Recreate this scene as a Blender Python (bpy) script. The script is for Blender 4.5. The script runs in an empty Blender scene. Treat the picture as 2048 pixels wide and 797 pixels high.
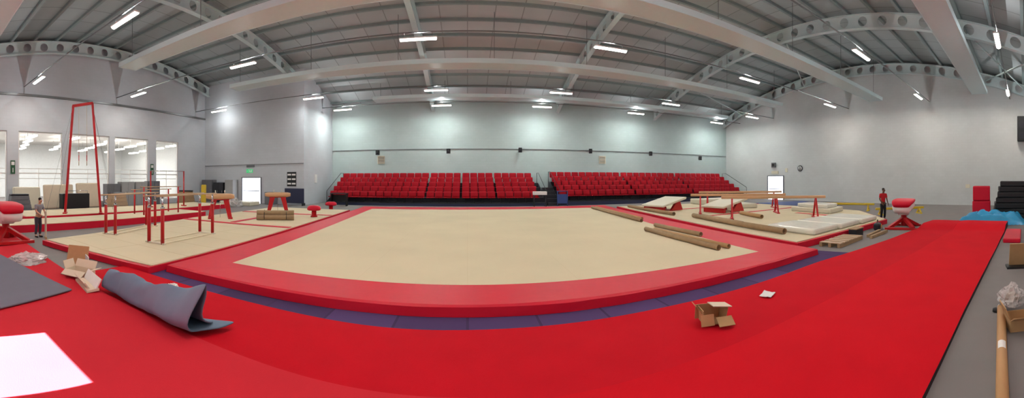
import bpy, bmesh, math, random
from mathutils import Vector, Matrix, noise
random.seed(4)
S = bpy.context.scene
C = S.collection
PI = math.pi
try:
    S.view_settings.view_transform = 'Standard'
    S.view_settings.look = 'None'
except Exception: pass

# ------------------------------------------------------------------ survey helper
F = 710.0; X0 = 935.0; YH = 360.0; CH = 2.0
def at(x, y, z=0.0):
    th = (x - X0) / F
    r = F * (CH - z) / (y - YH)
    return (r * math.sin(th), r * math.cos(th))

# ------------------------------------------------------------------ materials
def lin(c):
    out = []
    for v in c:
        v = v / 255.0
        out.append(v / 12.92 if v <= 0.04045 else ((v + 0.055) / 1.055) ** 2.4)
    return out + [1.0]
MATS = {}
def M(name, rgb, rough=0.6, metal=0.0, var=0.08, scale=5.0, bump=0.0, bscale=40.0, emit=0.0, coords='Object', spec=0.4):
    if name in MATS: return MATS[name]
    m = bpy.data.materials.new(name); m.use_nodes = True
    nt = m.node_tree; N = nt.nodes; L = nt.links
    b = N['Principled BSDF']
    b.inputs['Roughness'].default_value = rough
    b.inputs['Metallic'].default_value = metal
    b.inputs['Specular IOR Level'].default_value = spec
    col = lin(rgb)
    tc = N.new('ShaderNodeTexCoord')
    nz = N.new('ShaderNodeTexNoise'); nz.inputs['Scale'].default_value = scale
    nz.inputs['Detail'].default_value = 4
    L.new(tc.outputs[coords], nz.inputs['Vector'])
    mx = N.new('ShaderNodeMixRGB')
    mx.inputs[1].default_value = [max(0, c * (1 - var)) for c in col[:3]] + [1]
    mx.inputs[2].default_value = [min(1, c * (1 + var)) for c in col[:3]] + [1]
    L.new(nz.outputs['Fac'], mx.inputs[0])
    L.new(mx.outputs[0], b.inputs['Base Color'])
    if emit:
        b.inputs['Emission Color'].default_value = col
        b.inputs['Emission Strength'].default_value = emit
    if bump:
        n2 = N.new('ShaderNodeTexNoise'); n2.inputs['Scale'].default_value = bscale
        L.new(tc.outputs[coords], n2.inputs['Vector'])
        bp = N.new('ShaderNodeBump'); bp.inputs['Strength'].default_value = bump
        bp.inputs['Distance'].default_value = 0.02
        L.new(n2.outputs['Fac'], bp.inputs['Height']); L.new(bp.outputs[0], b.inputs['Normal'])
    MATS[name] = m
    return m

def grid_mat(name, rgb, rgb2, bw, bh, mortar, vec, rough=0.7, offset=0.5, var=0.06, nscale=0.5, spec=0.2):
    """real panel / block joints laid in world metres.  vec: 'wall' (x+y, z) or 'floor' (x, y)"""
    m = bpy.data.materials.new(name); m.use_nodes = True
    nt = m.node_tree; N = nt.nodes; L = nt.links
    b = N['Principled BSDF']; b.inputs['Roughness'].default_value = rough
    b.inputs['Specular IOR Level'].default_value = spec
    g = N.new('ShaderNodeNewGeometry'); s = N.new('ShaderNodeSeparateXYZ'); L.new(g.outputs['Position'], s.inputs[0])
    cb = N.new('ShaderNodeCombineXYZ')
    if vec == 'wall':
        a = N.new('ShaderNodeMath'); a.operation = 'ADD'
        L.new(s.outputs[0], a.inputs[0]); L.new(s.outputs[1], a.inputs[1])
        L.new(a.outputs[0], cb.inputs[0]); L.new(s.outputs[2], cb.inputs[1])
    else:
        L.new(s.outputs[0], cb.inputs[0]); L.new(s.outputs[1], cb.inputs[1])
    br = N.new('ShaderNodeTexBrick'); br.offset = offset
    br.inputs['Scale'].default_value = 1.0
    br.inputs['Brick Width'].default_value = bw; br.inputs['Row Height'].default_value = bh
    br.inputs['Mortar Size'].default_value = mortar
    c = lin(rgb)
    br.inputs['Color1'].default_value = c
    br.inputs['Color2'].default_value = [v * (1 - var) for v in c[:3]] + [1]
    br.inputs['Mortar'].default_value = lin(rgb2)
    L.new(cb.outputs[0], br.inputs['Vector'])
    nz = N.new('ShaderNodeTexNoise'); nz.inputs['Scale'].default_value = nscale; nz.inputs['Detail'].default_value = 5
    L.new(g.outputs['Position'], nz.inputs['Vector'])
    mr = N.new('ShaderNodeMapRange'); mr.inputs[3].default_value = 0.88; mr.inputs[4].default_value = 1.1
    L.new(nz.outputs['Fac'], mr.inputs[0])
    mx = N.new('ShaderNodeMixRGB'); mx.blend_type = 'MULTIPLY'; mx.inputs[0].default_value = 1
    L.new(br.outputs[0], mx.inputs[1]); L.new(mr.outputs[0], mx.inputs[2])
    L.new(mx.outputs[0], b.inputs['Base Color'])
    MATS[name] = m
    return m

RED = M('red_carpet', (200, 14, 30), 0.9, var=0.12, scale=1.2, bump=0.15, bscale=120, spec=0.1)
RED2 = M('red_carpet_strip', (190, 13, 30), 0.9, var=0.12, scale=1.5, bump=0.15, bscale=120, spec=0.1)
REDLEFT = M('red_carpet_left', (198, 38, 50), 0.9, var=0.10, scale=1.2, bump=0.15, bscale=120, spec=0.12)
REDPAD = M('red_vinyl_pad', (200, 16, 46), 0.5, var=0.08, scale=2, bump=0.2, bscale=3, spec=0.25)
REDPAINT = M('red_paint', (180, 20, 26), 0.35, var=0.04)
REDSEAT = M('red_seat_fabric', (156, 15, 30), 0.7, var=0.12, scale=9, spec=0.15)
BEIGE = grid_mat('beige_spring_carpet', (208, 194, 164), (205, 190, 160), 2.0, 12.0, 0.01, 'floor', 0.9, 0.0, 0.015)
BEIGE2 = grid_mat('beige_mat_panels', (208, 194, 164), (190, 174, 142), 2.0, 1.2, 0.015, 'floor', 0.85, 0.0, 0.03)
BEIGESIDE = M('beige_vinyl', (214, 200, 168), 0.6)
GREYFLOOR = M('grey_floor', (120, 114, 112), 0.8, var=0.1, scale=2)
PURPLE = grid_mat('purple_carpet_tiles', (80, 60, 104), (62, 46, 80), 1.0, 6.0, 0.02, 'floor', 0.95, 0.0, 0.35)
WALLFAR = grid_mat('wall_blockwork_cyan', (174, 186, 185), (170, 182, 180), 0.45, 0.225, 0.012, 'wall', var=0.03)
WALLGREY = grid_mat('wall_blockwork_grey', (194, 197, 202), (190, 192, 197), 0.45, 0.225, 0.012, 'wall', var=0.03)
WALLRIGHT = grid_mat('wall_blockwork_white', (204, 206, 205), (199, 201, 200), 0.45, 0.225, 0.012, 'wall', var=0.03)
ROOF = grid_mat('roof_liner_panels', (190, 194, 194), (150, 152, 151), 1.6, 50.0, 0.03, 'floor', 0.8, 0.0, 0.1)
PURLIN = M('purlin_paint', (136, 148, 147), 0.5)
STEEL = M('cream_steel', (198, 212, 212), 0.45, var=0.05)
PANEL = M('radiant_panel_white', (212, 228, 230), 0.5, var=0.03)
CONDUIT = M('grey_conduit', (120, 120, 120), 0.4, 0.4)
TUBE = M('tube_glow', (255, 250, 240), 0.4, emit=9.0, var=0)
WHITE = M('white_plastic', (228, 226, 222), 0.45)
BLACK = M('black_plastic', (22, 22, 24), 0.5)
DARK = M('dark_steel', (40, 40, 46), 0.5, 0.3)
NAVY = M('navy_board', (34, 38, 66), 0.6)
WOOD = M('varnished_wood', (178, 150, 118), 0.4, var=0.12, scale=9)
TAN = M('tan_leather', (196, 156, 116), 0.5, var=0.06)
CARD = M('brown_cardboard', (178, 142, 100), 0.85, var=0.1, scale=8)
CARDDARK = M('kraft_wrap', (156, 130, 98), 0.85, var=0.2, scale=6, bump=0.4, bscale=9)
CARDLIGHT = M('pale_cardboard', (214, 198, 174), 0.85, var=0.06)
CHROME = M('chrome', (200, 200, 204), 0.2, 0.95, var=0.02)
GREYMAT = M('grey_foam_mat', (100, 120, 140), 0.7, var=0.10, scale=2.5, bump=0.3, bscale=5, spec=0.25)
GREYCAR = M('grey_mat_carpet', (108, 106, 118), 0.95, var=0.08, scale=3)
CREAM = M('cream_vinyl', (214, 206, 184), 0.5, var=0.05)
YELLOW = M('yellow_paint', (206, 176, 44), 0.5)
BLUE = M('blue_vinyl', (36, 140, 184), 0.4, var=0.1, scale=3)
MIDBLUE = M('blue_mat', (50, 70, 126), 0.6)
CABGREY = M('cabinet_grey', (104, 104, 108), 0.5, var=0.05)
CABLIGHT = M('locker_light_grey', (156, 156, 154), 0.5, var=0.05)
SKIN = M('skin', (196, 146, 118), 0.55, var=0.04)
SKINDARK = M('skin_dark', (96, 62, 46), 0.55, var=0.04)
HAIR = M('dark_hair', (34, 26, 22), 0.7)
GREYSHIRT = M('grey_shirt', (132, 132, 140), 0.85, bump=0.3)
KHAKI = M('dark_grey_trousers', (70, 68, 78), 0.85)
REDSHIRT = M('red_shirt', (180, 20, 30), 0.85, bump=0.3)
BLACKCLOTH = M('black_cloth', (24, 24, 30), 0.9)
DAYGLASS = M('daylight_glass', (236, 240, 255), 0.3, emit=3.0, var=0)
GREENSIGN = M('green_sign', (60, 190, 120), 0.5, emit=0.6, var=0)
SILVER = M('plastic_wrapped_cream', (222, 220, 206), 0.22, var=0.08, scale=3, bump=0.5, bscale=7)
BAG = M('clear_plastic_wrap', (206, 200, 198), 0.2, var=0.1, scale=6, bump=0.8, bscale=14)
BAG.node_tree.nodes['Principled BSDF'].inputs['Alpha'].default_value = 0.6

# ------------------------------------------------------------------ mesh builder
class MB:
    def __init__(s): s.v = []; s.f = []; s.sm = []
    def add(s, vs, fs, smooth=False):
        o = len(s.v); s.v += [tuple(p) for p in vs]
        s.f += [tuple(i + o for i in f) for f in fs]; s.sm += [smooth] * len(fs); return s
    def box(s, c, d, rz=0.0, rx=0.0, ry=0.0):
        R = Matrix.Rotation(rz, 3, 'Z') @ Matrix.Rotation(ry, 3, 'Y') @ Matrix.Rotation(rx, 3, 'X')
        vs = []
        for sx in (-.5, .5):
            for sy in (-.5, .5):
                for sz in (-.5, .5):
                    vs.append(Vector(c) + R @ Vector((sx * d[0], sy * d[1], sz * d[2])))
        return s.add(vs, [(0, 1, 3, 2), (4, 6, 7, 5), (0, 4, 5, 1), (2, 3, 7, 6), (0, 2, 6, 4), (1, 5, 7, 3)])
    def prism(s, poly, z0, z1):
        n = len(poly)
        vs = [(p[0], p[1], z0) for p in poly] + [(p[0], p[1], z1) for p in poly]
        fs = [tuple(range(n))[::-1], tuple(range(n, 2 * n))] + [(i, (i + 1) % n, n + (i + 1) % n, n + i) for i in range(n)]
        return s.add(vs, fs)
    def prismx(s, poly, x0, x1):
        n = len(poly)
        vs = [(x0, p[0], p[1]) for p in poly] + [(x1, p[0], p[1]) for p in poly]
        fs = [tuple(range(n))[::-1], tuple(range(n, 2 * n))] + [(i, (i + 1) % n, n + (i + 1) % n, n + i) for i in range(n)]
        return s.add(vs, fs)
    def tube(s, pts, r, n=8, rs=None, closed=False):
        pts = [Vector(p) for p in pts]; k = len(pts); rings = []
        for i, p in enumerate(pts):
            if closed: t = (pts[(i + 1) % k] - pts[i - 1])
            else: t = (pts[min(i + 1, k - 1)] - pts[max(i - 1, 0)])
            t.normalize()
            up = Vector((0, 0, 1)) if abs(t.z) < 0.95 else Vector((1, 0, 0))
            a = t.cross(up).normalized(); b = a.cross(t)
            rr = rs[i] if rs else r
            rings.append([p + a * rr * math.cos(2 * PI * j / n) + b * rr * math.sin(2 * PI * j / n) for j in range(n)])
        vs = [q for rg in rings for q in rg]; fs = []
        for i in range(k if closed else k - 1):
            i2 = (i + 1) % k
            for j in range(n):
                fs.append((i * n + j, i * n + (j + 1) % n, i2 * n + (j + 1) % n, i2 * n + j))
        o = len(s.v)
        s.add(vs, fs, True)
        if not closed:
            s.f += [tuple(o + j for j in range(n)), tuple(o + (k - 1) * n + j for j in range(n))]; s.sm += [False, False]
        return s
    def pipe(s, a, b, ro, ri, n=16):
        """hollow tube from a to b"""
        a = Vector(a); b = Vector(b); t = (b - a).normalized()
        up = Vector((0, 0, 1)) if abs(t.z) < 0.95 else Vector((1, 0, 0))
        u = t.cross(up).normalized(); w = u.cross(t)
        def ring(p, r): return [p + u * r * math.cos(2 * PI * j / n) + w * r * math.sin(2 * PI * j / n) for j in range(n)]
        vs = ring(a, ro) + ring(b, ro) + ring(b, ri) + ring(a, ri)
        fs = []
        for k in range(4):
            k2 = (k + 1) % 4
            for j in range(n): fs.append((k * n + j, k * n + (j + 1) % n, k2 * n + (j + 1) % n, k2 * n + j))
        return s.add(vs, fs, True)
    def bar(s, a, b, w, h):
        a = Vector(a); b = Vector(b); t = (b - a).normalized()
        up = Vector((0, 0, 1)) if abs(t.z) < 0.95 else Vector((0, 1, 0))
        u = t.cross(up).normalized() * w / 2; v = u.normalized().cross(t) * h / 2
        vs = [a - u - v, a + u - v, a + u + v, a - u + v, b - u - v, b + u - v, b + u + v, b - u + v]
        return s.add(vs, [(0, 1, 2, 3), (7, 6, 5, 4), (0, 4, 5, 1), (1, 5, 6, 2), (2, 6, 7, 3), (3, 7, 4, 0)])
    def lathe(s, prof, n=20, c=(0, 0, 0)):
        vs = []; fs = []
        for (r, z) in prof:
            for j in range(n):
                a = 2 * PI * j / n; vs.append((c[0] + r * math.cos(a), c[1] + r * math.sin(a), c[2] + z))
        for i in range(len(prof) - 1):
            for j in range(n): fs.append((i * n + j, i * n + (j + 1) % n, (i + 1) * n + (j + 1) % n, (i + 1) * n + j))
        fs.append(tuple(range(n))[::-1]); fs.append(tuple(range((len(prof) - 1) * n, len(prof) * n)))
        return s.add(vs, fs, True)
    def build(s, name, mat, parent=None, loc=(0, 0, 0), rz=0.0, bev=0.0, solid=0.0, sub=0, label=None):
        me = bpy.data.meshes.new(name)
        me.from_pydata(s.v, [], s.f)
        for p, q in zip(me.polygons, s.sm): p.use_smooth = q
        bm = bmesh.new(); bm.from_mesh(me); bmesh.ops.recalc_face_normals(bm, faces=bm.faces); bm.to_mesh(me); bm.free()
        me.materials.append(mat)
        o = bpy.data.objects.new(name, me); C.objects.link(o)
        o.location = loc; o.rotation_euler = (0, 0, rz)
        if parent: o.parent = parent
        if solid:
            md = o.modifiers.new('solid', 'SOLIDIFY'); md.thickness = solid
        if bev:
            md = o.modifiers.new('bevel', 'BEVEL'); md.width = bev; md.segments = 2; md.limit_method = 'ANGLE'
        if sub:
            md = o.modifiers.new('sub', 'SUBSURF'); md.levels = sub; md.render_levels = sub
        if label: o['label'] = label
        return o
def tag(o, label, cat, group=None):
    o['label'] = label; o['category'] = cat
    if group: o['group'] = group
    return o
def thing(name, label, cat, loc=(0, 0, 0), rz=0.0, group=None):
    o = bpy.data.objects.new(name, None); C.objects.link(o); o.empty_display_size = 0.1
    o.location = loc; o.rotation_euler = (0, 0, rz)
    return tag(o, label, cat, group)
def struct(o):
    o['kind'] = 'structure'; return o
def dup(root, loc, rz=None, label=None, group=None):
    kids = [k for k in root.children]
    r = root.copy(); C.objects.link(r); r.location = loc
    if rz is not None: r.rotation_euler = (0, 0, rz)
    if label: r['label'] = label
    if group: r['group'] = group
    for ch in kids:
        sub = list(ch.children)
        c = ch.copy(); C.objects.link(c); c.parent = r
        for g in sub:
            d = g.copy(); C.objects.link(d); d.parent = c
    return r
ORD = ['first', 'second', 'third', 'fourth', 'fifth', 'sixth', 'seventh', 'eighth', 'ninth']

# ------------------------------------------------------------------ shell dimensions
XL, XR, YB, YF = -22.8, 27.65, -1.3, 31.0
BX, BY = -12.4, 25.0            # protruding plain block in the far left corner
def roofz(y): return 12.1 - (44.7 - math.sqrt(44.7 ** 2 - (y - 15) ** 2))
def roofprof(y0, y1, n=14): return [(y0 + (y1 - y0) * i / n, roofz(y0 + (y1 - y0) * i / n)) for i in range(n + 1)]

m = MB(); m.box((2.4, 14.9, -0.06), (51.5, 33.5, 0.12)); struct(m.build('floor', GREYFLOOR))
m = MB(); ps = roofprof(YB - 0.6, YF + 0.5, 28)
vs = []; fs = []
for (y, z) in ps: vs += [(XL - 0.5, y, z), (XR + 0.5, y, z)]
for i in range(len(ps) - 1): fs.append((2 * i, 2 * i + 1, 2 * i + 3, 2 * i + 2))
m.add(vs, fs, True); struct(m.build('ceiling', ROOF, solid=0.15))
m = MB(); m.box((7.7, YF + 0.15, 4.55), (40.6, 0.3, 9.1)); struct(m.build('wall_far', WALLFAR))
# block
m = MB()
pr = roofprof(BY, YF, 6)
m.prismx([(BY, 0)] + pr + [(YF, 0)], XL, BX)
struct(m.build('wall_corner_block', WALLGREY))
m = MB(); m.prismx([(YB, 0)] + roofprof(YB, YF + 0.3) + [(YF + 0.3, 0)], XR, XR + 0.3); struct(m.build('wall_right', WALLRIGHT))
# near wall with the door the sun comes through
m = MB()
DX0, DX1, DH = -4.42, -3.2, 2.56
m.box(((XL - 0.3 + DX0) / 2, YB - 0.1, 4.6), (DX0 - XL + 0.3, 0.2, 9.2))
m.box(((XR + 0.3 + DX1) / 2, YB - 0.1, 4.6), (XR + 0.3 - DX1, 0.2, 9.2))
m.box(((DX0 + DX1) / 2, YB - 0.1, (DH + 9.2) / 2), (DX1 - DX0, 0.2, 9.2 - DH))
struct(m.build('wall_near', WALLGREY))
# left wall with tall openings
WIN = [(2.9, 6.4), (7.2, 10.45), (10.95, 14.35), (14.85, 18.1), (18.95, 21.5)]
WZ0, WZ1 = 0.35, 5.3
m = MB()
edges = [YB] + [v for w in WIN for v in w] + [BY]
for i in range(0, len(edges), 2):
    a, b = edges[i], edges[i + 1]
    m.prismx([(a, 0)] + [(a, WZ1), (b, WZ1)] + [(b, 0)], XL - 0.3, XL)
for a, b in WIN: m.prismx([(a, 0), (a, WZ0), (b, WZ0), (b, 0)], XL - 0.3, XL)
m.prismx([(YB, WZ1)] + roofprof(YB, BY) + [(BY, WZ1)], XL - 0.3, XL)
struct(m.build('wall_left', WALLGREY))
m = MB(); m.box((XL + 0.06, 11.85, 7.75), (0.12, 26.2, 0.14)); struct(m.build('trim_1', CONDUIT))
m = MB(); m.box((7.6, YF - 0.04, 4.7), (40, 0.07, 0.04)); struct(m.build('trim_2', CONDUIT))
m = MB(); m.box((-17.6, BY - 0.03, 3.3), (10.3, 0.05, 0.05)); struct(m.build('trim_3', CONDUIT))
for i, (a, b) in enumerate(WIN):
    m = MB()
    for y in (a + 0.04, b - 0.04): m.box((XL - 0.12, y, (WZ0 + WZ1) / 2), (0.1, 0.08, WZ1 - WZ0))
    for z in (WZ0 + 0.04, WZ1 - 0.04, 2.45): m.box((XL - 0.12, (a + b) / 2, z), (0.1, b - a - 0.16, 0.08))
    struct(m.build('window_%d' % (i + 1), WHITE))
# the hall beyond the glass
m = MB(); m.box((-31.5, 12, -0.06), (16.8, 30, 0.12)); struct(m.build('floor_beyond', GREYFLOOR))
m = MB(); m.box((-31.5, 12, 6.3), (16.8, 30, 0.2)); struct(m.build('ceiling_beyond', M('white_ceiling', (214, 212, 208), 0.7)))
m = MB(); m.box((-40, 12, 3.1), (0.2, 30, 6.2)); struct(m.build('wall_beyond', M('white_wall', (214, 216, 214), 0.7)))
m = MB(); m.box((-31.5, 27.1, 3.1), (16.8, 0.2, 6.2)); m.box((-31.5, -3.1, 3.1), (16.8, 0.2, 6.2)); struct(m.build('wall_beyond_sides', MATS['white_wall']))
m = MB()
for z in (2.9, 2.5, 2.1): m.bar((-27, -2, z), (-27, 26.5, z), 0.05, 0.06)
for k in range(13): m.bar((-27, -1 + 2.25 * k, 0), (-27, -1 + 2.25 * k, 2.95), 0.06, 0.06)
tag(m.build('balustrade', WHITE), 'white railing in the lit hall behind the left windows', 'railing')
for a in range(4):
    for k in range(7):
        root = thing('strip_light', 'glowing strip light hung in the hall beyond the windows', 'light', (-25.2 - 3.2 * a, 2.0 + 3.5 * k + 0.8 * a, 5.25), group='strip lights beyond the glass')
        m = MB(); m.box((0, 0, 0), (1.7, 0.3, 0.12)); m.build('tube', TUBE, root)
        m = MB(); m.tube([(0, 0, 0.05), (0, 0, 0.94)], 0.015, 5); m.build('hanger', CONDUIT, root)
for y in (5, 13, 21):
    l = bpy.data.lights.new('beyond_lamp', 'AREA'); l.shape = 'RECTANGLE'; l.size = 8; l.size_y = 3; l.energy = 800
    o = bpy.data.objects.new('beyond_lamp', l); C.objects.link(o); o.location = (-31.5, y, 6.1)

# ------------------------------------------------------------------ roof steel
k = 4
for i in range(20):
    y = 0.1 + i * 1.6
    x0 = XL if y < BY - 0.1 else BX
    m = MB(); z = roofz(y) - 0.3
    m.box(((x0 + XR) / 2, y, z + 0.12), (XR - x0, 0.07, 0.22)); m.box(((x0 + XR) / 2, y + 0.05, z), (XR - x0, 0.15, 0.02))
    struct(m.build('trim_%d' % k, PURLIN)); k += 1
def cellbeam(X, y0, y1, label):
    root = thing('arched_roof_beam', label, 'roof beam', (X, (y0 + y1) / 2, roofz((y0 + y1) / 2) - 1.1))
    ox, oy, oz = root.location
    D = 0.78; n = round((y1 - y0) / 1.18); L = (y1 - y0) / n
    top = lambda y: roofz(y) - 0.33
    m = MB()
    for c in range(n):
        ya = y0 + c * L; vs = []; fs = []; K = 20
        for q in range(K):
            a = 2 * PI * q / K + PI / 4
            dx, dz = math.cos(a), math.sin(a); sc = 1 / max(abs(dx), abs(dz))
            for (u, v) in ((0.5 + 0.5 * dx * sc, 0.5 + 0.5 * dz * sc), (0.5 + 0.28 / L * dx, 0.5 + 0.28 / D * dz)):
                y = ya + u * L; vs.append((0, y - oy, top(y) - D * (1 - v) - oz))
        for q in range(K):
            q2 = (q + 1) % K; fs.append((2 * q, 2 * q2, 2 * q2 + 1, 2 * q + 1))
        m.add(vs, fs)
    m.build('web', STEEL, root, solid=0.03)
    for nm, off in (('upper_flange', 0.0), ('lower_flange', -D)):
        m = MB(); vs = []; fs = []
        for i in range(n + 1):
            y = y0 + i * L
            for sx, dz in ((-0.16, 0.0), (0.16, 0.0), (0.16, -0.035), (-0.16, -0.035)): vs.append((sx, y - oy, top(y) + off + dz - oz))
        for i in range(n):
            for j in range(4): fs.append((4 * i + j, 4 * i + (j + 1) % 4, 4 * i + 4 + (j + 1) % 4, 4 * i + 4 + j))
        m.add(vs, fs); m.build(nm, STEEL, root)
cellbeam(-22.3, YB, BY, 'cream arched steel beam with round holes against the left wall')
cellbeam(-13.3, YB, BY, 'cream arched steel beam ending above the grey corner block')
cellbeam(-3.0, YB, YF, 'cream arched beam seen nearly end on, left of the middle')
cellbeam(8.0, YB, YF, 'cream arched beam rising right of the middle of the far wall')
cellbeam(18.0, YB, YF, 'large cream arched beam with round holes over the balance beams')
cellbeam(27.2, YB, YF, 'cream arched beam hugging the white right wall')
for (a, b), lb in zip((((18.25, 3.0, 9.6), (27, -0.6, 8.2)), ((18.25, -0.6, 8.2), (27, 3.0, 9.6)), ((18.25, 24, 9.5), (27, 27.3, 8.9)), ((18.25, 14.5, 10.9), (27, 19.3, 10.6))),
        ('steel bracing rod falling to the right behind the nearest heating panel', 'steel bracing rod rising to the right behind the nearest heating panel', 'steel bracing rod nearest the far right corner of the roof', 'steel bracing rod above the right door, between two roof beams')):
    m = MB(); mid = Vector(a) * .5 + Vector(b) * .5
    m.tube([Vector(a) - mid, Vector(b) - mid], 0.045, 6)
    tag(m.build('bracing_rod', STEEL, loc=mid), lb, 'bracing rod')

def radiant(y, x0, x1, label, z=8.45):
    root = thing('radiant_heating_panel', label, 'heating panel', ((x0 + x1) / 2, y, z))
    h = (x1 - x0) / 2
    m = MB(); m.box((0, 0, 0), (2 * h, 1.15, 0.05)); m.build('panel_face', PANEL, root)
    for s in (-1, 1): m = MB(); m.box((0, s * 0.58, 0.09), (2 * h, 0.03, 0.26)); m.build('side_skirt', PANEL, root)
    for s in (-1, 1): m = MB(); m.box((s * h, 0, 0.09), (0.03, 1.15, 0.26)); m.build('end_cap', PANEL, root)
    n = int(2 * h / 5)
    for i in range(n + 1):
        x = -h + 0.5 + (2 * h - 1) * i / n
        m = MB(); m.tube([(x, 0, 0.03), (x, 0, roofz(y) - z - 0.32)], 0.015, 5); m.build('hanger_rod', CONDUIT, root)
radiant(28.0, -7.5, 24.8, 'long white heating panel hung nearest the far wall')
radiant(20.0, -15.4, 23.9, 'long white heating panel arching over the middle of the floor')
radiant(11.8, -16.8, 26.4, 'wide white heating panel running overhead out of the top')
radiant(3.4, -17.0, 26.3, 'white heating panel ending high at the right, nearest the viewer')

# lights
def light_proto():
    root = thing('ceiling_light', 'x', 'light')
    m = MB(); m.box((0, 0, 0.05), (1.62, 0.24, 0.06)); m.build('housing', WHITE, root, bev=0.01)
    m = MB()
    vs = []; n = 8
    for x in (-0.78, 0.78):
        for j in range(n + 1):
            a = PI + PI * j / n; vs.append((x, 0.1 * math.cos(a), 0.02 + 0.07 * math.sin(a)))
    fs = [(j, j + 1, n + 1 + j + 1, n + 1 + j) for j in range(n)] + [tuple(range(n + 1)), tuple(range(n + 1, 2 * n + 2))]
    m.add(vs, fs); m.build('diffuser', TUBE, root)
    for x in (-0.6, 0.6): m = MB(); m.tube([(x, 0, 0.08), (x, 0, 0.28)], 0.012, 5); m.build('bracket', CONDUIT, root)
    return root
LX = [-20.0, -11.0, -2.1, 6.4, 15.3, 24.5]
LROWS = [(1.2, 'row nearest the viewer'), (7.6, 'second row from the viewer'), (15.0, 'middle row'), (23.7, 'second row from the far wall'), (28.6, 'row closest to the far wall')]
proto = None
for (y, rn) in LROWS:
    vis = list(LX)
    if y == 28.6: vis = [-10.5, -2.1, 6.1, 14.7, 24.2]
    for i, x in enumerate(vis):
        lab = 'glowing tube light, %s from the left in the %s' % (ORD[i], rn)
        if proto is None: proto = light_proto(); proto.location = (x, y, 8.0); proto['label'] = lab; bpy.context.view_layer.update()
        else: dup(proto, (x, y, 8.0), label=lab)
        l = bpy.data.lights.new('tube_lamp', 'AREA'); l.shape = 'RECTANGLE'; l.size = 1.5; l.size_y = 0.16
        l.energy = 150 if not (y == 23.7 and x < -15) else 60
        l.color = (1.0, 0.95, 0.88) if y < 20 else (0.94, 1.0, 0.98)
        if y == 28.6: l.energy = 230; l.color = (0.9, 1.0, 0.95)
        o = bpy.data.objects.new('tube_lamp', l); C.objects.link(o); o.location = (x, y, 7.93)
        l = bpy.data.lights.new('added_roof_fill', 'POINT'); l.shadow_soft_size = 0.0  # unseen point lamp added above each fixture to brighten the roof
        l.energy = 62; l.color = (0.92, 0.98, 1.0)
        o = bpy.data.objects.new('added_roof_fill', l); C.objects.link(o); o.location = (x, y, 8.18)
    x0 = XL + 0.02 if y < BY else BX + 0.02
    m = MB(); m.tube([(x0, y, 8.3), (XR - 0.02, y, 8.3)], 0.03, 6)
    tag(m.build('lighting_conduit', CONDUIT), 'thin grey conduit carrying the %s of tube lights' % rn, 'conduit')

# ------------------------------------------------------------------ floor coverings
m = MB(); m.prism([(-6.6, 4.3), (8.6, 4.3), (8.3, 5.6), (-6.6, 5.6)], 0.001, 0.012); struct(m.build('trim_40', PURPLE))
outer = [(-5.75, 5.08), (7.85, 5.2), (9.6, 23.7), (-7.0, 23.3)]
inner = [(-4.8, 6.16), (6.6, 6.16), (8.3, 21.9), (-5.95, 21.6)]
root = thing('sprung_floor', 'large beige sprung gymnastics floor with a wide red border', 'gymnastics floor', (1, 14, 0))
m = MB()
vs = []; fs = []
def seg(a, b, n): return [(a[0] + (b[0] - a[0]) * i / n, a[1] + (b[1] - a[1]) * i / n) for i in range(n)]
po = []; pi_ = []
for i in range(4):
    po += seg(outer[i], outer[(i + 1) % 4], 30); pi_ += seg(inner[i], inner[(i + 1) % 4], 30)
n = len(po)
for i in range(n):
    w = 0.02 * noise.noise(Vector((po[i][0] * 1.7, po[i][1] * 1.7, 0)))
    cx, cy = 1 - po[i][0], 14 - po[i][1]; d = math.hypot(cx, cy)
    bx, by = po[i][0] - cx / d * (0.02 + w), po[i][1] - cy / d * (0.02 + w)
    vs += [(bx - 1, by - 14, 0.013), (po[i][0] - cx / d * w * 2 - 1, po[i][1] - cy / d * w * 2 - 14, 0.15), (po[i][0] + cx / d * 0.06 - 1, po[i][1] + cy / d * 0.06 - 14, 0.172 + w * 0.3), (pi_[i][0] - 1, pi_[i][1] - 14, 0.172)]
for i in range(n):
    j = (i + 1) % n
    for q in range(3): fs.append((4 * i + q, 4 * j + q, 4 * j + q + 1, 4 * i + q + 1))
m.add(vs, fs, False); m.build('border', REDPAD, root)
m = MB(); m.prism([(p[0] - 1, p[1] - 14) for p in inner], 0.02, 0.174); m.build('carpet', BEIGE, root)

def slab(name, poly, z0, z1, mat, label, cat, side=None, bev=0.02, group=None):
    cx = sum(p[0] for p in poly) / len(poly); cy = sum(p[1] for p in poly) / len(poly)
    lp = [(p[0] - cx, p[1] - cy) for p in poly]
    if side is None:
        o = MB().prism(lp, 0, z1 - z0).build(name, mat, loc=(cx, cy, z0), bev=bev); return tag(o, label, cat, group)
    root = thing(name, label, cat, (cx, cy, z0), group=group)
    MB().prism(lp, 0, z1 - z0 - 0.02).build('side', side, root)
    ip = [(p[0] * 0.985, p[1] * 0.985) for p in lp]
    MB().prism(ip, z1 - z0 - 0.02, z1 - z0).build('top', mat, root)
    return root
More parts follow.
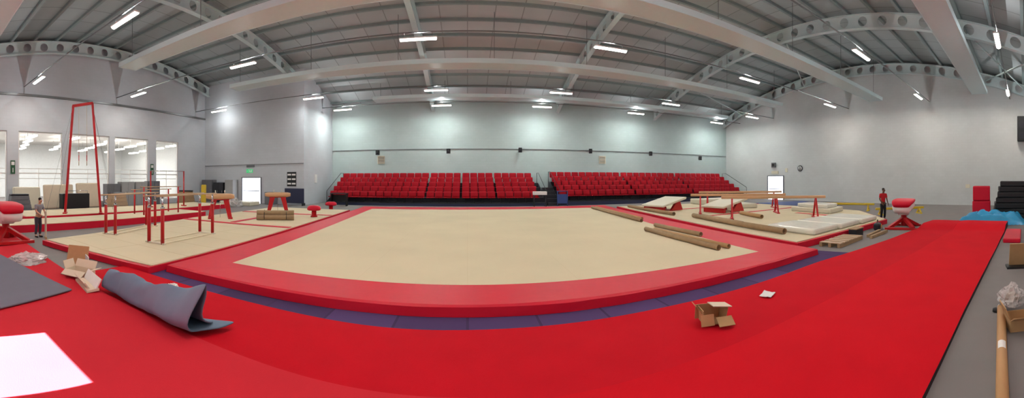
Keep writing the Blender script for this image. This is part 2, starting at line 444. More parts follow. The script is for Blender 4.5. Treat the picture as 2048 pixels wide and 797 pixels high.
# left apparatus area
slab('landing_mat', [(-5.85, 4.66), (-10.1, 3.96), (-12.1, 12.4), (-12.4, 20.5), (-7.05, 20.5)], 0.013, 0.17, BEIGE2, 'beige mat with red sides under the parallel bars', 'mat', side=REDPAD)
for i, (p, q, w) in enumerate((((-11.9, 11.6), (-6.5, 11.9), 0.3), ((-12.1, 16.6), (-6.85, 16.9), 0.35), ((-9.4, 12.1), (-9.6, 16.5), 0.28))):
    m = MB(); m.bar((p[0], p[1], 0.178), (q[0], q[1], 0.178), w, 0.012)
    tag(m.build('joint_strip', REDPAD), ['narrow red strip crossing the beige mat behind the parallel bars', 'red strip crossing the beige mat in front of the far pommel horse', 'short red strip running away beside the nearer pommel horse'][i], 'strip')
slab('runway_mat', [(-12.7, 3.2), (-14.6, 3.2), (-14.9, 14.2), (-12.9, 14.2)], 0.0, 0.3, BEIGE2, 'raised beige runway with red sides beyond the person in grey', 'mat', side=REDPAD)
slab('runway_mat', [(-15.6, 5.2), (-18.6, 5.2), (-18.9, 19.5), (-15.7, 19.5)], 0.0, 0.3, BEIGE2, 'beige matting with red edge under the rings frame', 'mat', side=REDPAD)
slab('crash_mat', [(-19.4, 1.2), (-13.4, 1.2), (-12.9, 2.9), (-19.0, 2.9)], 0.11, 0.3, BEIGE2, 'beige mat behind the red and white vault at far left', 'mat', side=REDPAD)
# right apparatus area
slab('landing_mat', [(8.05, 6.0), (14.9, 6.1), (18.4, 9.2), (19.4, 13.5), (19.4, 21.5), (9.75, 21.8)], 0.013, 0.22, BEIGE2, 'large beige landing mat under the balance beams', 'mat', side=REDPAD)
for i, (p, q, w) in enumerate((((10.2, 13.6), (19.2, 13.9), 0.25), ((10.4, 17.6), (19.2, 18.0), 0.25), ((14.75, 7.0), (15.3, 11.5), 0.25))):
    m = MB(); m.bar((p[0], p[1], 0.228), (q[0], q[1], 0.228), w, 0.012)
    tag(m.build('joint_strip', REDPAD), ['red strip across the beige mat beyond the nearest beam', 'red strip across the beige mat in front of the right seating', 'red strip beside the plastic wrapped mats'][i], 'strip')
for i in range(3):
    x0 = 9.35 + i * 1.72
    slab('wrapped_mat', [(x0 + 0.0, 6.3), (x0 + 1.66, 6.4), (x0 + 1.75, 8.5), (x0 + 0.1, 8.4)], 0.222, 0.42, SILVER,
             ['first cream mat in clear plastic wrap, next to the pallet', 'middle cream mat of the three in clear plastic wrap', 'plastic wrapped cream mat nearest the person in the red shirt'][i], 'mat', bev=0.06)
slab('crash_mat', [(15.7, 9.6), (17.6, 9.9), (18.0, 12.6), (16.0, 12.4)], 0.222, 0.48, CREAM, 'thick cream mat at the right edge of the landing area', 'mat', bev=0.05)
slab('crash_mat', [(15.9, 9.9), (17.3, 10.1), (17.6, 12.2), (16.2, 12.1)], 0.482, 0.68, SILVER, 'plastic wrapped mat stacked on the thick cream mat', 'mat', bev=0.05)
slab('crash_mat', [(14.2, 15.9), (16.4, 15.4), (16.9, 17.3), (14.7, 17.5)], 0.222, 0.5, CREAM, 'cream mat lying between the far balance beams', 'mat', bev=0.05)
def strip(name, ya, yb, x0, x1, zt, mat, label, side):
    m = MB(); vs = []; fs = []; nx = 90; ny = 8
    for i in range(nx + 1):
        x = x0 + (x1 - x0) * i / nx
        lift = 0.16 * max(0, min(1, (x - 13.4) / 0.7))
        for j in range(ny + 1):
            ta = ya(x); tb = yb(x); y = ta + (tb - ta) * j / ny
            z = zt + lift + 0.014 * noise.noise(Vector((x * 0.5, y * 1.3, 3))) + (0.01 * math.sin(x * 1.1) if j in (0, ny) else 0)
            vs.append((x, y, z))
    for i in range(nx):
        for j in range(ny): a = i * (ny + 1) + j; fs.append((a, a + ny + 1, a + ny + 2, a + 1))
    m.add(vs, fs, True)
    cx = (x0 + x1) / 2
    root = thing(name, label, 'carpet', (cx, 2.5, 0))
    m.v = [(v[0] - cx, v[1] - 2.5, v[2]) for v in m.v]
    m.build('pile_surface', mat, root)
    s = MB()
    W = ny + 1
    idx = [i * W for i in range(nx + 1)] + [nx * W + j for j in range(1, W)] + [i * W + ny for i in range(nx - 1, -1, -1)] + [j for j in range(ny - 1, -1, -1)]
    vs = []; fs = []
    for a in idx: v = m.v[a]; vs += [v, (v[0], v[1], 0.0)]
    for i in range(len(idx) - 1): fs.append((2 * i, 2 * i + 2, 2 * i + 3, 2 * i + 1))
    s.add(vs, fs)
    s.build('edge_binding', side, root)
    return root
EDGE = M('dark_edge', (40, 34, 36), 0.8)
strip('vault_runway', lambda x: 3.06 if x < 4 else 3.06 - 0.03 * (x - 4), lambda x: 4.58 - 0.06 * max(0, x - 7), -6.6, 15.3, 0.06, RED2, 'far strip of the long red runway carpet, beside the purple tiles', RED2)
strip('vault_runway', lambda x: 0.9 - 0.015 * max(0, x - 5), lambda x: 3.05 if x < 4 else 3.05 - 0.03 * (x - 4), 0.05, 15.3, 0.068, RED, 'near strip of the long red runway carpet stretching right', EDGE)
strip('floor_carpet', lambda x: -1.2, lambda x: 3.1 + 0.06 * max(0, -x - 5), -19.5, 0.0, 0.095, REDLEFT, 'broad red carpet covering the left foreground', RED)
z = 0.115
slab('grey_mat', [(-5.42, 2.66), (-5.0, 1.3), (-9.2, 0.35), (-9.6, 2.1)], z, z + 0.025, GREYCAR, 'flat grey carpeted mat lying on the red carpet at left', 'mat', bev=0.008)

# ------------------------------------------------------------------ seating
def bank(x0, x1, dz, label):
    root = thing('seating_stand', label, 'seating stand', ((x0 + x1) / 2, 28.6, 0)); h = (x1 - x0) / 2
    for k in range(5):
        z1 = 0.25 + dz + 0.37 * k; y0 = 26.5 + 0.8 * k - 28.6
        m = MB(); m.box((0, y0 + 0.4, z1 - 0.03), (2 * h, 0.8, 0.06)); m.build('deck', DARK, root)
        m = MB(); zz = z1 - 0.06; m.box((0, y0 + 0.02, zz / 2 if k == 0 else z1 - 0.06 - 0.155), (2 * h, 0.03, zz if k == 0 else 0.31)); m.build('riser', NAVY if k == 0 else DARK, root)
    for s in (-1, 1):
        m = MB()
        m.prismx([(-2.1, 0), (-2.1, 0.2 + dz), (1.1, 1.66 + dz), (1.9, 1.66 + dz), (1.9, 0)], s * (h + 0.03) - 0.02, s * (h + 0.03) + 0.02); m.build('end_panel', DARK, root)
        m = MB()
        xx = s * (h + 0.03)
        m.tube([(xx, -2.0, 0.2 + dz), (xx, -2.0, 1.1 + dz), (xx, 1.3, 2.6 + dz), (xx, 1.9, 2.6 + dz), (xx, 1.9, 1.6 + dz)], 0.025, 6); m.build('end_rail', DARK, root)
bank(-11.1, 6.0, 0.0, 'tiered dark stand carrying the left block of red seats')
bank(7.1, 26.6, 0.1, 'tiered dark stand carrying the right block of red seats')
sp = thing('tip_up_seat', 'x', 'seat')
m = MB(); vs = []
for i, (y, z) in enumerate(((0.02, 0.42), (-0.04, 0.40), (-0.2, 0.40), (-0.38, 0.43), (-0.44, 0.42), (-0.44, 0.37), (-0.2, 0.34), (0.02, 0.36))):
    vs += [(-0.29, y, z), (0.29, y, z)]
n = 8
fs = [(2 * i, 2 * i + 1, 2 * ((i + 1) % n) + 1, 2 * ((i + 1) % n)) for i in range(n)] + [tuple(2 * i for i in range(n)), tuple(2 * i + 1 for i in range(n))]
m.add(vs, fs); m.build('seat_pad', REDSEAT, sp, bev=0.015)
m = MB(); vs = []; fs = []
nx = 6; prof = [(0.0, 0.40), (0.03, 0.55), (0.06, 0.72), (0.09, 0.86), (0.14, 0.86), (0.11, 0.7), (0.07, 0.5), (0.05, 0.40)]
for i in range(nx + 1):
    x = -0.3 + 0.6 * i / nx; cv = 0.05 * (1 - (2 * i / nx - 1) ** 2)
    for (y, z) in prof: vs.append((x, y + cv, z - (0.02 if i in (0, nx) and z > 0.8 else 0)))
n = len(prof)
for i in range(nx):
    for j in range(n): fs.append((i * n + j, i * n + (j + 1) % n, (i + 1) * n + (j + 1) % n, (i + 1) * n + j))
fs += [tuple(range(n)), tuple(range(nx * n, nx * n + n))]
m.add(vs, fs, True); m.build('backrest', REDSEAT, sp)
m = MB(); m.prismx([(-0.02, 0.0), (0.06, 0.0), (0.06, 0.34), (-0.2, 0.34), (-0.02, 0.24)], -0.04, 0.04); m.build('bracket', BLACK, sp)
bpy.context.view_layer.update()
first = True
RN = ['front', 'second', 'third', 'fourth', 'topmost']
for side, xs0, nn, gaps, dz in (('left', -10.75, 25, (12, 16, 20), 0.0), ('right', 7.45, 28, (10, 19), 0.1)):
    for k in range(5):
        x = xs0
        for i in range(nn):
            if i in gaps: x += 0.11
            loc = (x, 27.08 + 0.8 * k, 0.25 + dz + 0.37 * k)
            lab = 'red padded tip-up seat in the %s row of the %s seating block' % (RN[k], side)
            grp = '%s row seats, %s block' % (RN[k], side)
            if first: sp.location = loc; sp['label'] = lab; sp['group'] = grp; first = False
            else: dup(sp, loc, label=lab, group=grp)
            x += 0.65 if side == 'left' else 0.67
root = thing('aisle_steps', 'dark steps between the two blocks of red seats', 'steps', (6.55, 27.6, 0))
for k in range(5):
    m = MB(); m.box((0, -1 + 0.5 * k, 0.12 + 0.14 * k), (0.9, 0.5, 0.24 + 0.28 * k)); m.build('step', DARK, root)
x, y = at(1125, 412.5)
root = thing('stage_gate', 'blue panelled gate on posts in front of the seat aisle', 'gate', (x, y, 0))
m = MB(); m.box((0, 0, 0.55), (0.74, 0.04, 0.7)); m.build('panel', MIDBLUE, root)
for s in (-1, 1): m = MB(); m.tube([(s * 0.4, 0, 0), (s * 0.4, 0, 1.15)], 0.03, 6); m.build('post', MIDBLUE, root)
m = MB(); m.tube([(-0.4, 0, 1.12), (0.4, 0, 1.12)], 0.03, 6); m.build('top_rail', MIDBLUE, root)
root = thing('judging_table', 'small white topped table standing before the left seats', 'table', (5.35, 25.9, 0))
m = MB(); m.box((0, 0, 1.0), (1.0, 0.5, 0.25)); m.build('cabinet_top', WHITE, root, bev=0.02)
for sx in (-1, 1):
    for sy in (-1, 1): m = MB(); m.box((sx * 0.44, sy * 0.2, 0.44), (0.05, 0.05, 0.88)); m.build('leg', DARK, root)
# far wall fittings
for i, (px, py) in enumerate(((757, 306), (898, 303), (1040, 301), (1180, 303), (1300, 308), (1398, 317))):
    th = (px - X0) / F; X = 30.8 * math.tan(th); z = 2 + (360 - py) / 710 * 30.8 / math.cos(th)
    root = thing('wall_speaker', 'small black loudspeaker on the far wall, %s from the left' % ORD[i], 'speaker', (X, 30.7, z), rz=random.uniform(-.4, .4))
    m = MB(); m.box((0, -0.12, 0), (0.3, 0.25, 0.42)); m.build('cabinet', BLACK, root, bev=0.02)
    m = MB(); m.lathe([(0.09, 0), (0.1, 0.01), (0.02, 0.03)], 12)
    m.v = [(v[0], -0.25 - v[2], v[1] - 0.05) for v in m.v]; m.build('driver', DARK, root)
    m = MB(); m.box((0, 0.1, 0), (0.05, 0.34, 0.05)); m.build('bracket', DARK, root)
for i, (px, py) in enumerate(((762, 320), (1205, 320))):
    th = (px - X0) / F; X = 30.9 * math.tan(th); z = 2 + (360 - py) / 710 * 30.9 / math.cos(th)
    root = thing('air_vent', ['pale square air vent under the leftmost wall speaker', 'pale square air vent under the fourth wall speaker'][i], 'vent', (X, 30.97, z))
    m = MB()
    for s in (-1, 1): m.box((s * 0.3, -0.03, 0), (0.05, 0.06, 0.7)); m.box((0, -0.03, s * 0.33), (0.64, 0.06, 0.05))
    m.build('frame', CREAM, root)
    for q in range(5):
        m = MB(); m.box((0, -0.03, -0.24 + 0.12 * q), (0.55, 0.02, 0.07), rx=0.5); m.build('slat', CARDLIGHT, root)

# doors and wall signs
def door(n, loc, rz, w, h):
    root = bpy.data.objects.new('door_%d' % n, None); C.objects.link(root); root.location = loc; root.rotation_euler = (0, 0, rz); root['kind'] = 'structure'
    m = MB()
    for s in (-1, 1): m.box((s * (w / 2 + 0.04), -0.04, h / 2), (0.08, 0.1, h))
    m.box((0, -0.04, h + 0.04), (w + 0.16, 0.1, 0.08)); m.build('door_frame', CABGREY, root)
    for s in (-1, 1):
        m = MB(); m.box((s * w / 4, -0.03, h / 2), (w / 2 - 0.03, 0.04, h)); m.build('door_leaf', DAYGLASS, root)
    m = MB(); m.box((0, -0.08, 1.05), (w * 0.9, 0.04, 0.06)); m.build('push_bar', DARK, root)
door(1, (-17.4, BY, 0), 0, 1.9, 2.15)
door(2, (XR, 23.4, 0), -PI / 2, 2.0, 2.35)
root = thing('exit_sign', 'small green lit exit sign above the bright left door', 'sign', (-17.6, BY - 0.04, 2.75))
m = MB(); m.box((0, 0, 0), (0.6, 0.08, 0.3)); m.build('housing', GREENSIGN, root)
m = MB(); m.tube([(0.05, -0.05, -0.02), (0.0, -0.05, 0.06)], 0.022, 6); m.tube([(0.05, -0.05, -0.02), (0.1, -0.05, -0.11)], 0.015, 6); m.tube([(0.05, -0.05, -0.02), (-0.04, -0.05, -0.1)], 0.015, 6); m.box((-0.01, -0.05, 0.1), (0.05, 0.02, 0.05)); m.build('running_figure', WHITE, root)
m = MB(); m.box((0.2, -0.045, 0), (0.12, 0.01, 0.2)); m.build('door_symbol', WHITE, root)
m = MB(); m.bar((-0.24, -0.045, 0), (-0.1, -0.045, 0), 0.02, 0.03); m.build('arrow_symbol', WHITE, root)
m = MB(); m.box((0, -0.04, 0), (0.8, 0.08, 0.22)); tag(m.build('emergency_light', CABGREY, loc=(-17.5, BY, 3.17), bev=0.02), 'grey emergency light box above the green exit sign', 'emergency light')
root = thing('notice_board', 'black and white panelled notice on the grey corner block', 'notice', (-13.5, BY - 0.017, 2.05))
m = MB(); m.box((0, 0, 0), (0.82, 0.03, 1.15)); m.build('backing', BLACK, root)
for sx in (-1, 1):
    for sz in range(3):
        m = MB(); m.box((sx * 0.2, -0.02, 0.36 - 0.36 * sz), (0.32, 0.02, 0.13)); m.build('notice_sheet', WHITE, root)
m = MB(); m.box((0, -0.015, 0), (0.45, 0.03, 0.7)); tag(m.build('wall_notice', WHITE, loc=(BX, 27.2, 2.1), rz=PI / 2), 'small white notice on the side of the corner block', 'notice')
root = thing('wall_clock', 'round wall clock high on the right wall beyond the door', 'clock', (XR - 0.03, 20.3, 3.1), rz=-PI / 2)
m = MB(); m.lathe([(0.27, 0), (0.3, 0.02), (0.3, 0.05), (0.26, 0.055)], 24); m.v = [(v[0], -v[2] + 0.02, v[1]) for v in m.v]; m.build('rim', DARK, root)
m = MB(); m.lathe([(0.0, 0.05), (0.24, 0.06)], 24); m.v = [(v[0], -v[2] + 0.015, v[1]) for v in m.v]; m.build('face', WHITE, root)
m = MB(); m.bar((0, -0.055, 0), (0.0, -0.055, 0.2), 0.02, 0.02); m.build('minute_hand', BLACK, root)
m = MB(); m.bar((0, -0.055, 0), (0.13, -0.055, 0.05), 0.02, 0.025); m.build('hour_hand', BLACK, root)
root = thing('wall_projector', 'dark box with a black plate on the wall above the right door', 'wall unit', (XR, 23.6, 3.35), rz=-PI / 2)
m = MB(); m.box((0, -0.1, 0.15), (0.5, 0.2, 0.5)); m.build('case', CABGREY, root, bev=0.03)
m = MB(); m.box((0, -0.205, 0.15), (0.34, 0.02, 0.3)); m.build('lens_plate', BLACK, root)
m = MB(); m.box((0, -0.03, 0), (0.9, 0.06, 0.3)); tag(m.build('door_sign', CREAM, loc=(XR, 23.5, 2.75), rz=-PI / 2), 'pale sign plate just above the bright right door', 'sign')
m = MB(); m.box((0, -0.03, 0), (0.3, 0.06, 0.4)); tag(m.build('switch_box', CREAM, loc=(XR, 22.0, 2.95), rz=-PI / 2, bev=0.02), 'small pale switch box between the door and the clock', 'switch box')
m = MB(); m.box((0, -0.03, 0), (0.35, 0.06, 0.3)); tag(m.build('alarm_box', CREAM, loc=(XR, 4.5, 1.5), rz=-PI / 2, bev=0.02), 'small pale alarm box low on the white right wall', 'alarm box')
root = thing('pillar_sign', 'narrow green sign fixed to the left wall pillar', 'sign', (XL, 6.8, 2.85), rz=PI / 2)
m = MB(); m.box((0, -0.02, 0), (0.32, 0.04, 0.9)); m.build('plate', M('dark_green_sign', (50, 90, 62), 0.6), root)
m = MB(); m.box((0, -0.045, 0.25), (0.22, 0.01, 0.22)); m.build('pictogram', WHITE, root)
m = MB(); m.bar((0, -0.045, -0.05), (0, -0.045, -0.35), 0.05, 0.02); m.build('arrow', WHITE, root)
bpy.context.view_layer.update()
dup(root, (XL, 18.5, 2.85), label='narrow green sign on the pillar beside the small end window')
root = thing('loudspeaker', 'tall black loudspeaker high on the right wall at the frame edge', 'speaker', (XR - 0.01, 0.25, 4.9), rz=-PI / 2)
m = MB(); m.box((0, -0.4, 1.0), (0.7, 0.6, 1.9)); m.build('cabinet', BLACK, root, bev=0.04)
m = MB(); m.box((0, -0.06, 1.0), (0.2, 0.12, 0.3)); m.build('bracket', DARK, root)
for zz in (0.5, 1.3): m = MB(); m.tube([(0, -0.69, zz), (0, -0.72, zz)], 0.26, 16); m.build('driver', DARK, root)

# ------------------------------------------------------------------ apparatus
def pbars(loc, rz, w, L, H, label):
    root = thing('parallel_bars', label, 'parallel bars', loc, rz)
    for sx in (-1, 1):
        m = MB()
        m.tube([(sx * w / 2, -L * 0.6, H), (sx * w / 2, -L * 0.3, H + 0.005), (sx * w / 2, L * 0.3, H + 0.005), (sx * w / 2, L * 0.6, H)], 0.022, 8); m.build('rail', WOOD, root)
        for sy in (-1, 1):
            x, y = sx * w / 2, sy * L / 2
            m = MB(); m.tube([(x, y, 0.0), (x, y, H * 0.74)], 0.055, 10); m.build('upright', REDPAINT, root)
            m = MB(); m.tube([(x, y, H * 0.74), (x, y, H - 0.02)], 0.03, 8); m.build('inner_post', CHROME, root)
            m = MB(); m.lathe([(0.06, 0), (0.06, 0.05)], 10, (x, y, H * 0.74)); m.build('collar', CHROME, root)
    for sy in (-1, 1): m = MB(); m.box((0, sy * L / 2, 0.02), (w + 0.2, 0.1, 0.04)); m.build('base_foot', CREAM, root)
    for sx in (-1, 1): m = MB(); m.box((sx * w / 2, 0, 0.015), (0.08, L, 0.03)); m.build('base_rail', BEIGESIDE, root)
    return root
pbars((-8.0, 7.75, 0.172), math.radians(7), 0.53, 2.5, 1.36, 'red and chrome parallel bars nearest the viewer')
pbars((-10.5, 7.6, 0.172), math.radians(20), 0.4, 2.6, 1.32, 'parallel bars further left with thin wooden rails')

def horse(loc, rz, L, H, handles, label, body=TAN):
    root = thing('pommel_horse', label, 'pommel horse', loc, rz)
    m = MB(); n = 12; K = 8; vs = []; fs = []
    for i in range(K + 1):
        t = -1 + 2 * i / K; sc = (1 - abs(t) ** 6 * 0.35)
        for j in range(n):
            a = 2 * PI * j / n; cx = math.cos(a); sx = math.sin(a)
            vs.append((t * L / 2, 0.18 * sc * math.copysign(abs(cx) ** 0.7, cx), H - 0.14 + 0.14 * sc * math.copysign(abs(sx) ** 0.7, sx)))
    for i in range(K):
        for j in range(n): fs.append((i * n + j, i * n + (j + 1) % n, (i + 1) * n + (j + 1) % n, (i + 1) * n + j))
    fs += [tuple(range(n)), tuple(range(K * n, K * n + n))]
    m.add(vs, fs, True); m.build('body', body, root)
    if handles:
        for s in (-1, 1):
            m = MB(); m.tube([(s * 0.22, -0.13, H - 0.02), (s * 0.22, -0.12, H + 0.1), (s * 0.22, 0, H + 0.13), (s * 0.22, 0.12, H + 0.1), (s * 0.22, 0.13, H - 0.02)], 0.02, 8); m.build('pommel', CREAM, root)
    for s in (-1, 1):
        m = MB()
        vs = [(s * L * 0.1, -0.08, H - 0.24), (s * L * 0.3, -0.08, H - 0.24), (s * L * 0.3, 0.08, H - 0.24), (s * L * 0.1, 0.08, H - 0.24),
              (s * L * 0.28, -0.12, 0.02), (s * L * 0.42, -0.12, 0.02), (s * L * 0.42, 0.12, 0.02), (s * L * 0.28, 0.12, 0.02)]
        m.add(vs, [(0, 1, 2, 3), (7, 6, 5, 4), (0, 4, 5, 1), (1, 5, 6, 2), (2, 6, 7, 3), (3, 7, 4, 0)]); m.build('leg', REDPAINT, root, bev=0.01)
        m = MB(); m.box((s * L * 0.35, 0, 0.04), (0.2, 0.7, 0.07)); m.build('foot', REDPAINT, root)
    m = MB(); m.box((0, 0, H - 0.28), (L * 0.66, 0.1, 0.06)); m.build('under_frame', REDPAINT, root)
    m = MB(); m.tube([(0, 0, H - 0.3), (0, 0, 0.05)], 0.012, 6); m.build('tension_chain', CHROME, root)
    return root
horse((-10.8, 12.9, 0.172), math.radians(42), 1.35, 1.18, True, 'tan pommel horse on splayed red legs behind the parallel bars')
horse((-10.3, 17.4, 0.172), math.radians(30), 1.45, 1.12, True, 'far tan pommel horse on red legs before the corner block')

def vault(loc, rz, label):
    root = thing('vaulting_table', label, 'vaulting table', loc, rz)
    n = 16
    secs = [(-0.6, 0.98, 0.34, 0.26), (-0.45, 1.06, 0.42, 0.24), (-0.2, 1.10, 0.46, 0.22), (0.1, 1.13, 0.46, 0.2), (0.4, 1.14, 0.44, 0.2), (0.52, 1.13, 0.38, 0.18)]
    def loft(secs, zoff, hs, mat, name):
        m = MB(); vs = []; fs = []
        for (x, z, w, h) in secs:
            for j in range(n):
                a = 2 * PI * j / n; cx, sx = math.cos(a), math.sin(a)
                vs.append((x, w * math.copysign(abs(cx) ** 0.4, cx), z + zoff + h * hs * math.copysign(abs(sx) ** 0.5, sx)))
        for i in range(len(secs) - 1):
            for j in range(n): fs.append((i * n + j, i * n + (j + 1) % n, (i + 1) * n + (j + 1) % n, (i + 1) * n + j))
        fs += [tuple(range(n)), tuple(range((len(secs) - 1) * n, len(secs) * n))]
        m.add(vs, fs, True); m.build(name, mat, root)
    loft(secs, 0, 0.35, REDPAD, 'top_pad')
    loft([(x * 0.95, z, w * 0.95, h) for (x, z, w, h) in secs], -0.17, 0.65, WHITE, 'body')
    m = MB(); m.box((0.0, 0, 0.7), (0.4, 0.44, 0.3)); m.build('column', WHITE, root, bev=0.03)
    m = MB(); m.tube([(0.0, 0, 0.1), (0.0, 0, 0.6)], 0.12, 12); m.build('inner_column', REDPAINT, root)
    for sx in (-1, 1):
        for sy in (-1, 1): m = MB(); m.bar((0.0, 0, 0.42), (sx * 0.62, sy * 0.5, 0.06), 0.13, 0.12); m.build('splayed_leg', REDPAINT, root)
        m = MB(); m.box((sx * 0.65, 0, 0.05), (0.16, 1.3, 0.09)); m.build('base_foot', REDPAINT, root, bev=0.01)
    return root
vault((13.9, 4.95, 0.0), math.radians(10), 'red and cream vaulting table beyond the end of the runway')
vault((-10.65, 2.95, 0.1), math.radians(185), 'red and white vaulting table cut by the left frame edge')

# rings frame
root = thing('rings_frame', 'tall red rings frame with hanging rings at the left', 'rings frame', (-15.85, 8.4, 0.3), math.atan2(1.35, 0.8))
L = 1.8; H = 5.45
for s in (-1, 1):
    m = MB(); m.bar((s * L / 2, 0, 0.05), (s * L * 0.27, 0, H + (0.12 if s > 0 else 0)), 0.12, 0.12); m.build('upright', REDPAINT, root)
    m = MB(); m.box((s * L / 2, 0, 0.03), (0.2, 0.6, 0.06)); m.build('foot', REDPAINT, root)
m = MB(); m.bar((-L * 0.29, 0, H - 0.02), (L * 0.29, 0, H + 0.12), 0.12, 0.13); m.build('top_bar', REDPAINT, root)
for s in (-1, 1):
    m = MB(); m.tube([(s * 0.2, 0, H - 0.0), (s * 0.2, 0, 2.94)], 0.012, 5); m.build('cable', CREAM, root)
    m = MB(); m.box((s * 0.2, 0, 2.89), (0.04, 0.01, 0.5)); m.build('strap', REDSHIRT, root)
    m = MB(); m.tube([(s * 0.2, 0.11 * math.cos(a), 2.54 + 0.11 * math.sin(a)) for a in [2 * PI * q / 18 for q in range(18)]], 0.017, 8, closed=True); m.build('ring', WOOD, root)
for s in (-1, 1):
    for t in (-1, 1): m = MB(); m.tube([(s * L * 0.27, 0, H), (s * 1.6, t * 2.2, 0.02)], 0.007, 4); m.build('guy_wire', CONDUIT, root)
root = thing('horizontal_bar', 'thin red horizontal bar frame in front of the far left lockers', 'horizontal bar', (-16.9, 15.0, 0.3), math.radians(72))
for s in (-1, 1):
    m = MB(); m.tube([(s * 1.15, 0, 0.0), (s * 1.15, 0, 2.25)], 0.045, 8); m.build('upright', REDPAINT, root)
    m = MB(); m.box((s * 1.15, 0, 0.03), (0.16, 0.5, 0.06)); m.build('foot', REDPAINT, root)
m = MB(); m.tube([(-1.2, 0, 2.25), (1.2, 0, 2.25)], 0.02, 8); m.build('bar', CHROME, root)
root = thing('uneven_bars', 'red posts with two wooden rails behind the parallel bars', 'uneven bars', (-13.8, 11.6, 0.3), math.radians(88))
for (x, y, h) in ((-1.1, -0.3, 1.35), (1.1, -0.3, 1.35), (-1.1, 0.5, 1.2), (1.1, 0.5, 1.2)):
    m = MB(); m.tube([(x, y, 0), (x, y, h)], 0.04, 8); m.build('upright', REDPAINT, root)
for (y, h) in ((-0.3, 1.35), (0.5, 1.2)):
    m = MB(); m.tube([(-1.3, y, h), (1.3, y, h)], 0.022, 8); m.build('rail', WOOD, root)

# balance beams
def beam(p, q, H, label, body=TAN, z0=0.222, name='balance_beam', legm=REDPAINT):
    p = Vector((p[0], p[1])); q = Vector((q[0], q[1])); mid = (p + q) / 2; L = (q - p).length
    root = thing(name, label, 'balance beam', (mid.x, mid.y, z0), math.atan2((q - p).y, (q - p).x))
    m = MB(); m.box((0, 0, H - 0.07), (L, 0.12, 0.13)); m.build('beam', body, root, bev=0.03)
    for s in (-1, 1):
        x = s * L * 0.4
        m = MB()
        for t in (-1, 1): m.bar((x, t * 0.03, H - 0.14), (x, t * min(0.4, H * 0.6), 0.05), 0.07, 0.09)
        m.build('leg', legm, root)
        m = MB(); m.box((x, 0, 0.03), (0.14, min(1.0, H * 1.4), 0.06)); m.build('foot', legm, root)
    return root
beam((10.5, 12.1), (14.2, 8.95), 1.05, 'nearest high tan balance beam on red legs')
beam((10.9, 15.0), (15.0, 12.0), 1.05, 'high tan balance beam in the middle of the right mats')
beam((13.2, 17.3), (17.6, 14.4), 1.08, 'farthest high tan balance beam on red legs')
beam((19.6, 13.3), (20.8, 9.4), 0.5, 'low yellow balance beam beyond the landing mat', YELLOW, 0.0, legm=YELLOW)
beam((18.3, 8.2), (20.4, 6.0), 0.42, 'low yellow beam behind the person in the red shirt', YELLOW, 0.0, legm=YELLOW)

def wedge(loc, rz, label):
    root = thing('vaulting_wedge', label, 'wedge mat', loc, rz)
    m = MB(); m.prismx([(-1.1, 0.25), (-1.1, 0.35), (1.1, 0.75), (1.1, 0.62)], -0.8, 0.8); m.build('sloping_top', CREAM, root, bev=0.02)
    for s in (-1, 1):
        m = MB(); m.prismx([(-0.2, 0), (0.9, 0), (0.6, 0.55), (0.3, 0.48)], s * 0.6 - 0.08, s * 0.6 + 0.08); m.build('support', REDPAINT, root)
    m = MB(); m.box((0, -0.9, 0.12), (1.4, 0.2, 0.24)); m.build('front_block', REDPAINT, root)
wedge((10.9, 17.6, 0.235), math.radians(-70), 'cream wedge with red supports at the left end of the beams')
wedge((13.2, 14.9, 0.235), math.radians(-80), 'second cream wedge with red supports, among the balance beams')
slab('crash_mat', [(19.8, 14.5), (23.4, 13.6), (24.6, 18.0), (20, 19.0)], 0.0, 0.2, MIDBLUE, 'blue mat on the floor before the bright right door', 'mat', bev=0.04)
slab('crash_mat', [(15.3, 20.0), (19.0, 19.2), (19.2, 21.3), (15.5, 21.4)], 0.225, 0.6, CREAM, 'thick cream crash mat in front of the right seats', 'mat', bev=0.06)

def roll(p, q, r, z0, mat, label, cat='cardboard tube'):
    p = Vector((p[0], p[1], 0)); q = Vector((q[0], q[1], 0)); mid = (p + q) / 2; L = (q - p).length
    m = MB(); a = math.atan2((q - p).y, (q - p).x)
    m.pipe((-L / 2, 0, r), (L / 2, 0, r), r, r * 0.86, 18)
    o = m.build('cardboard_tube', mat, loc=(mid.x, mid.y, z0), rz=a); return tag(o, label, cat)
roll((6.1, 11.1), (5.95, 6.95), 0.075, 0.176, CARDDARK, 'brown cardboard tube on the beige floor, nearest the red border')
roll((6.35, 10.9), (6.3, 6.95), 0.065, 0.176, CARD, 'cardboard tube lying close beside the nearest brown tube')
roll((6.95, 11.9), (6.95, 9.0), 0.075, 0.178, CARDDARK, 'shorter brown cardboard tube lying on the red border')
roll((7.75, 21.2), (7.15, 13.4), 0.075, 0.178, CARDDARK, 'long brown tube on the far right border of the floor')
roll((8.1, 21.4), (7.6, 14.2), 0.065, 0.178, CARD, 'second long tube beside it on the far right border')
roll((9.9, 13.4), (8.95, 7.2), 0.10, 0.235, CARDDARK, 'thick long brown roll along the near edge of the right mats')
roll((10.25, 13.2), (9.6, 9.8), 0.08, 0.235, CARDDARK, 'brown roll tucked behind the thick long roll')
roll((9.95, 20.4), (9.6, 14.6), 0.09, 0.235, CARDDARK, 'brown roll lying far back on the right mats')
roll((12.6, 13.0), (11.9, 10.9), 0.09, 0.235, CARD, 'pale cardboard roll under the middle balance beam')
root = thing('wrapped_bundle', 'brown wrapped bundle of tubes lying on the left beige mat', 'bundle', (-8.35, 13.9, 0.185), math.radians(28))
for i, (y, z) in enumerate(((-0.14, 0.11), (0.14, 0.11), (0.0, 0.3))):
    m = MB(); m.pipe((-0.85, y, z), (0.85, y, z), 0.12, 0.10, 14); m.build('tube', CARDDARK, root)
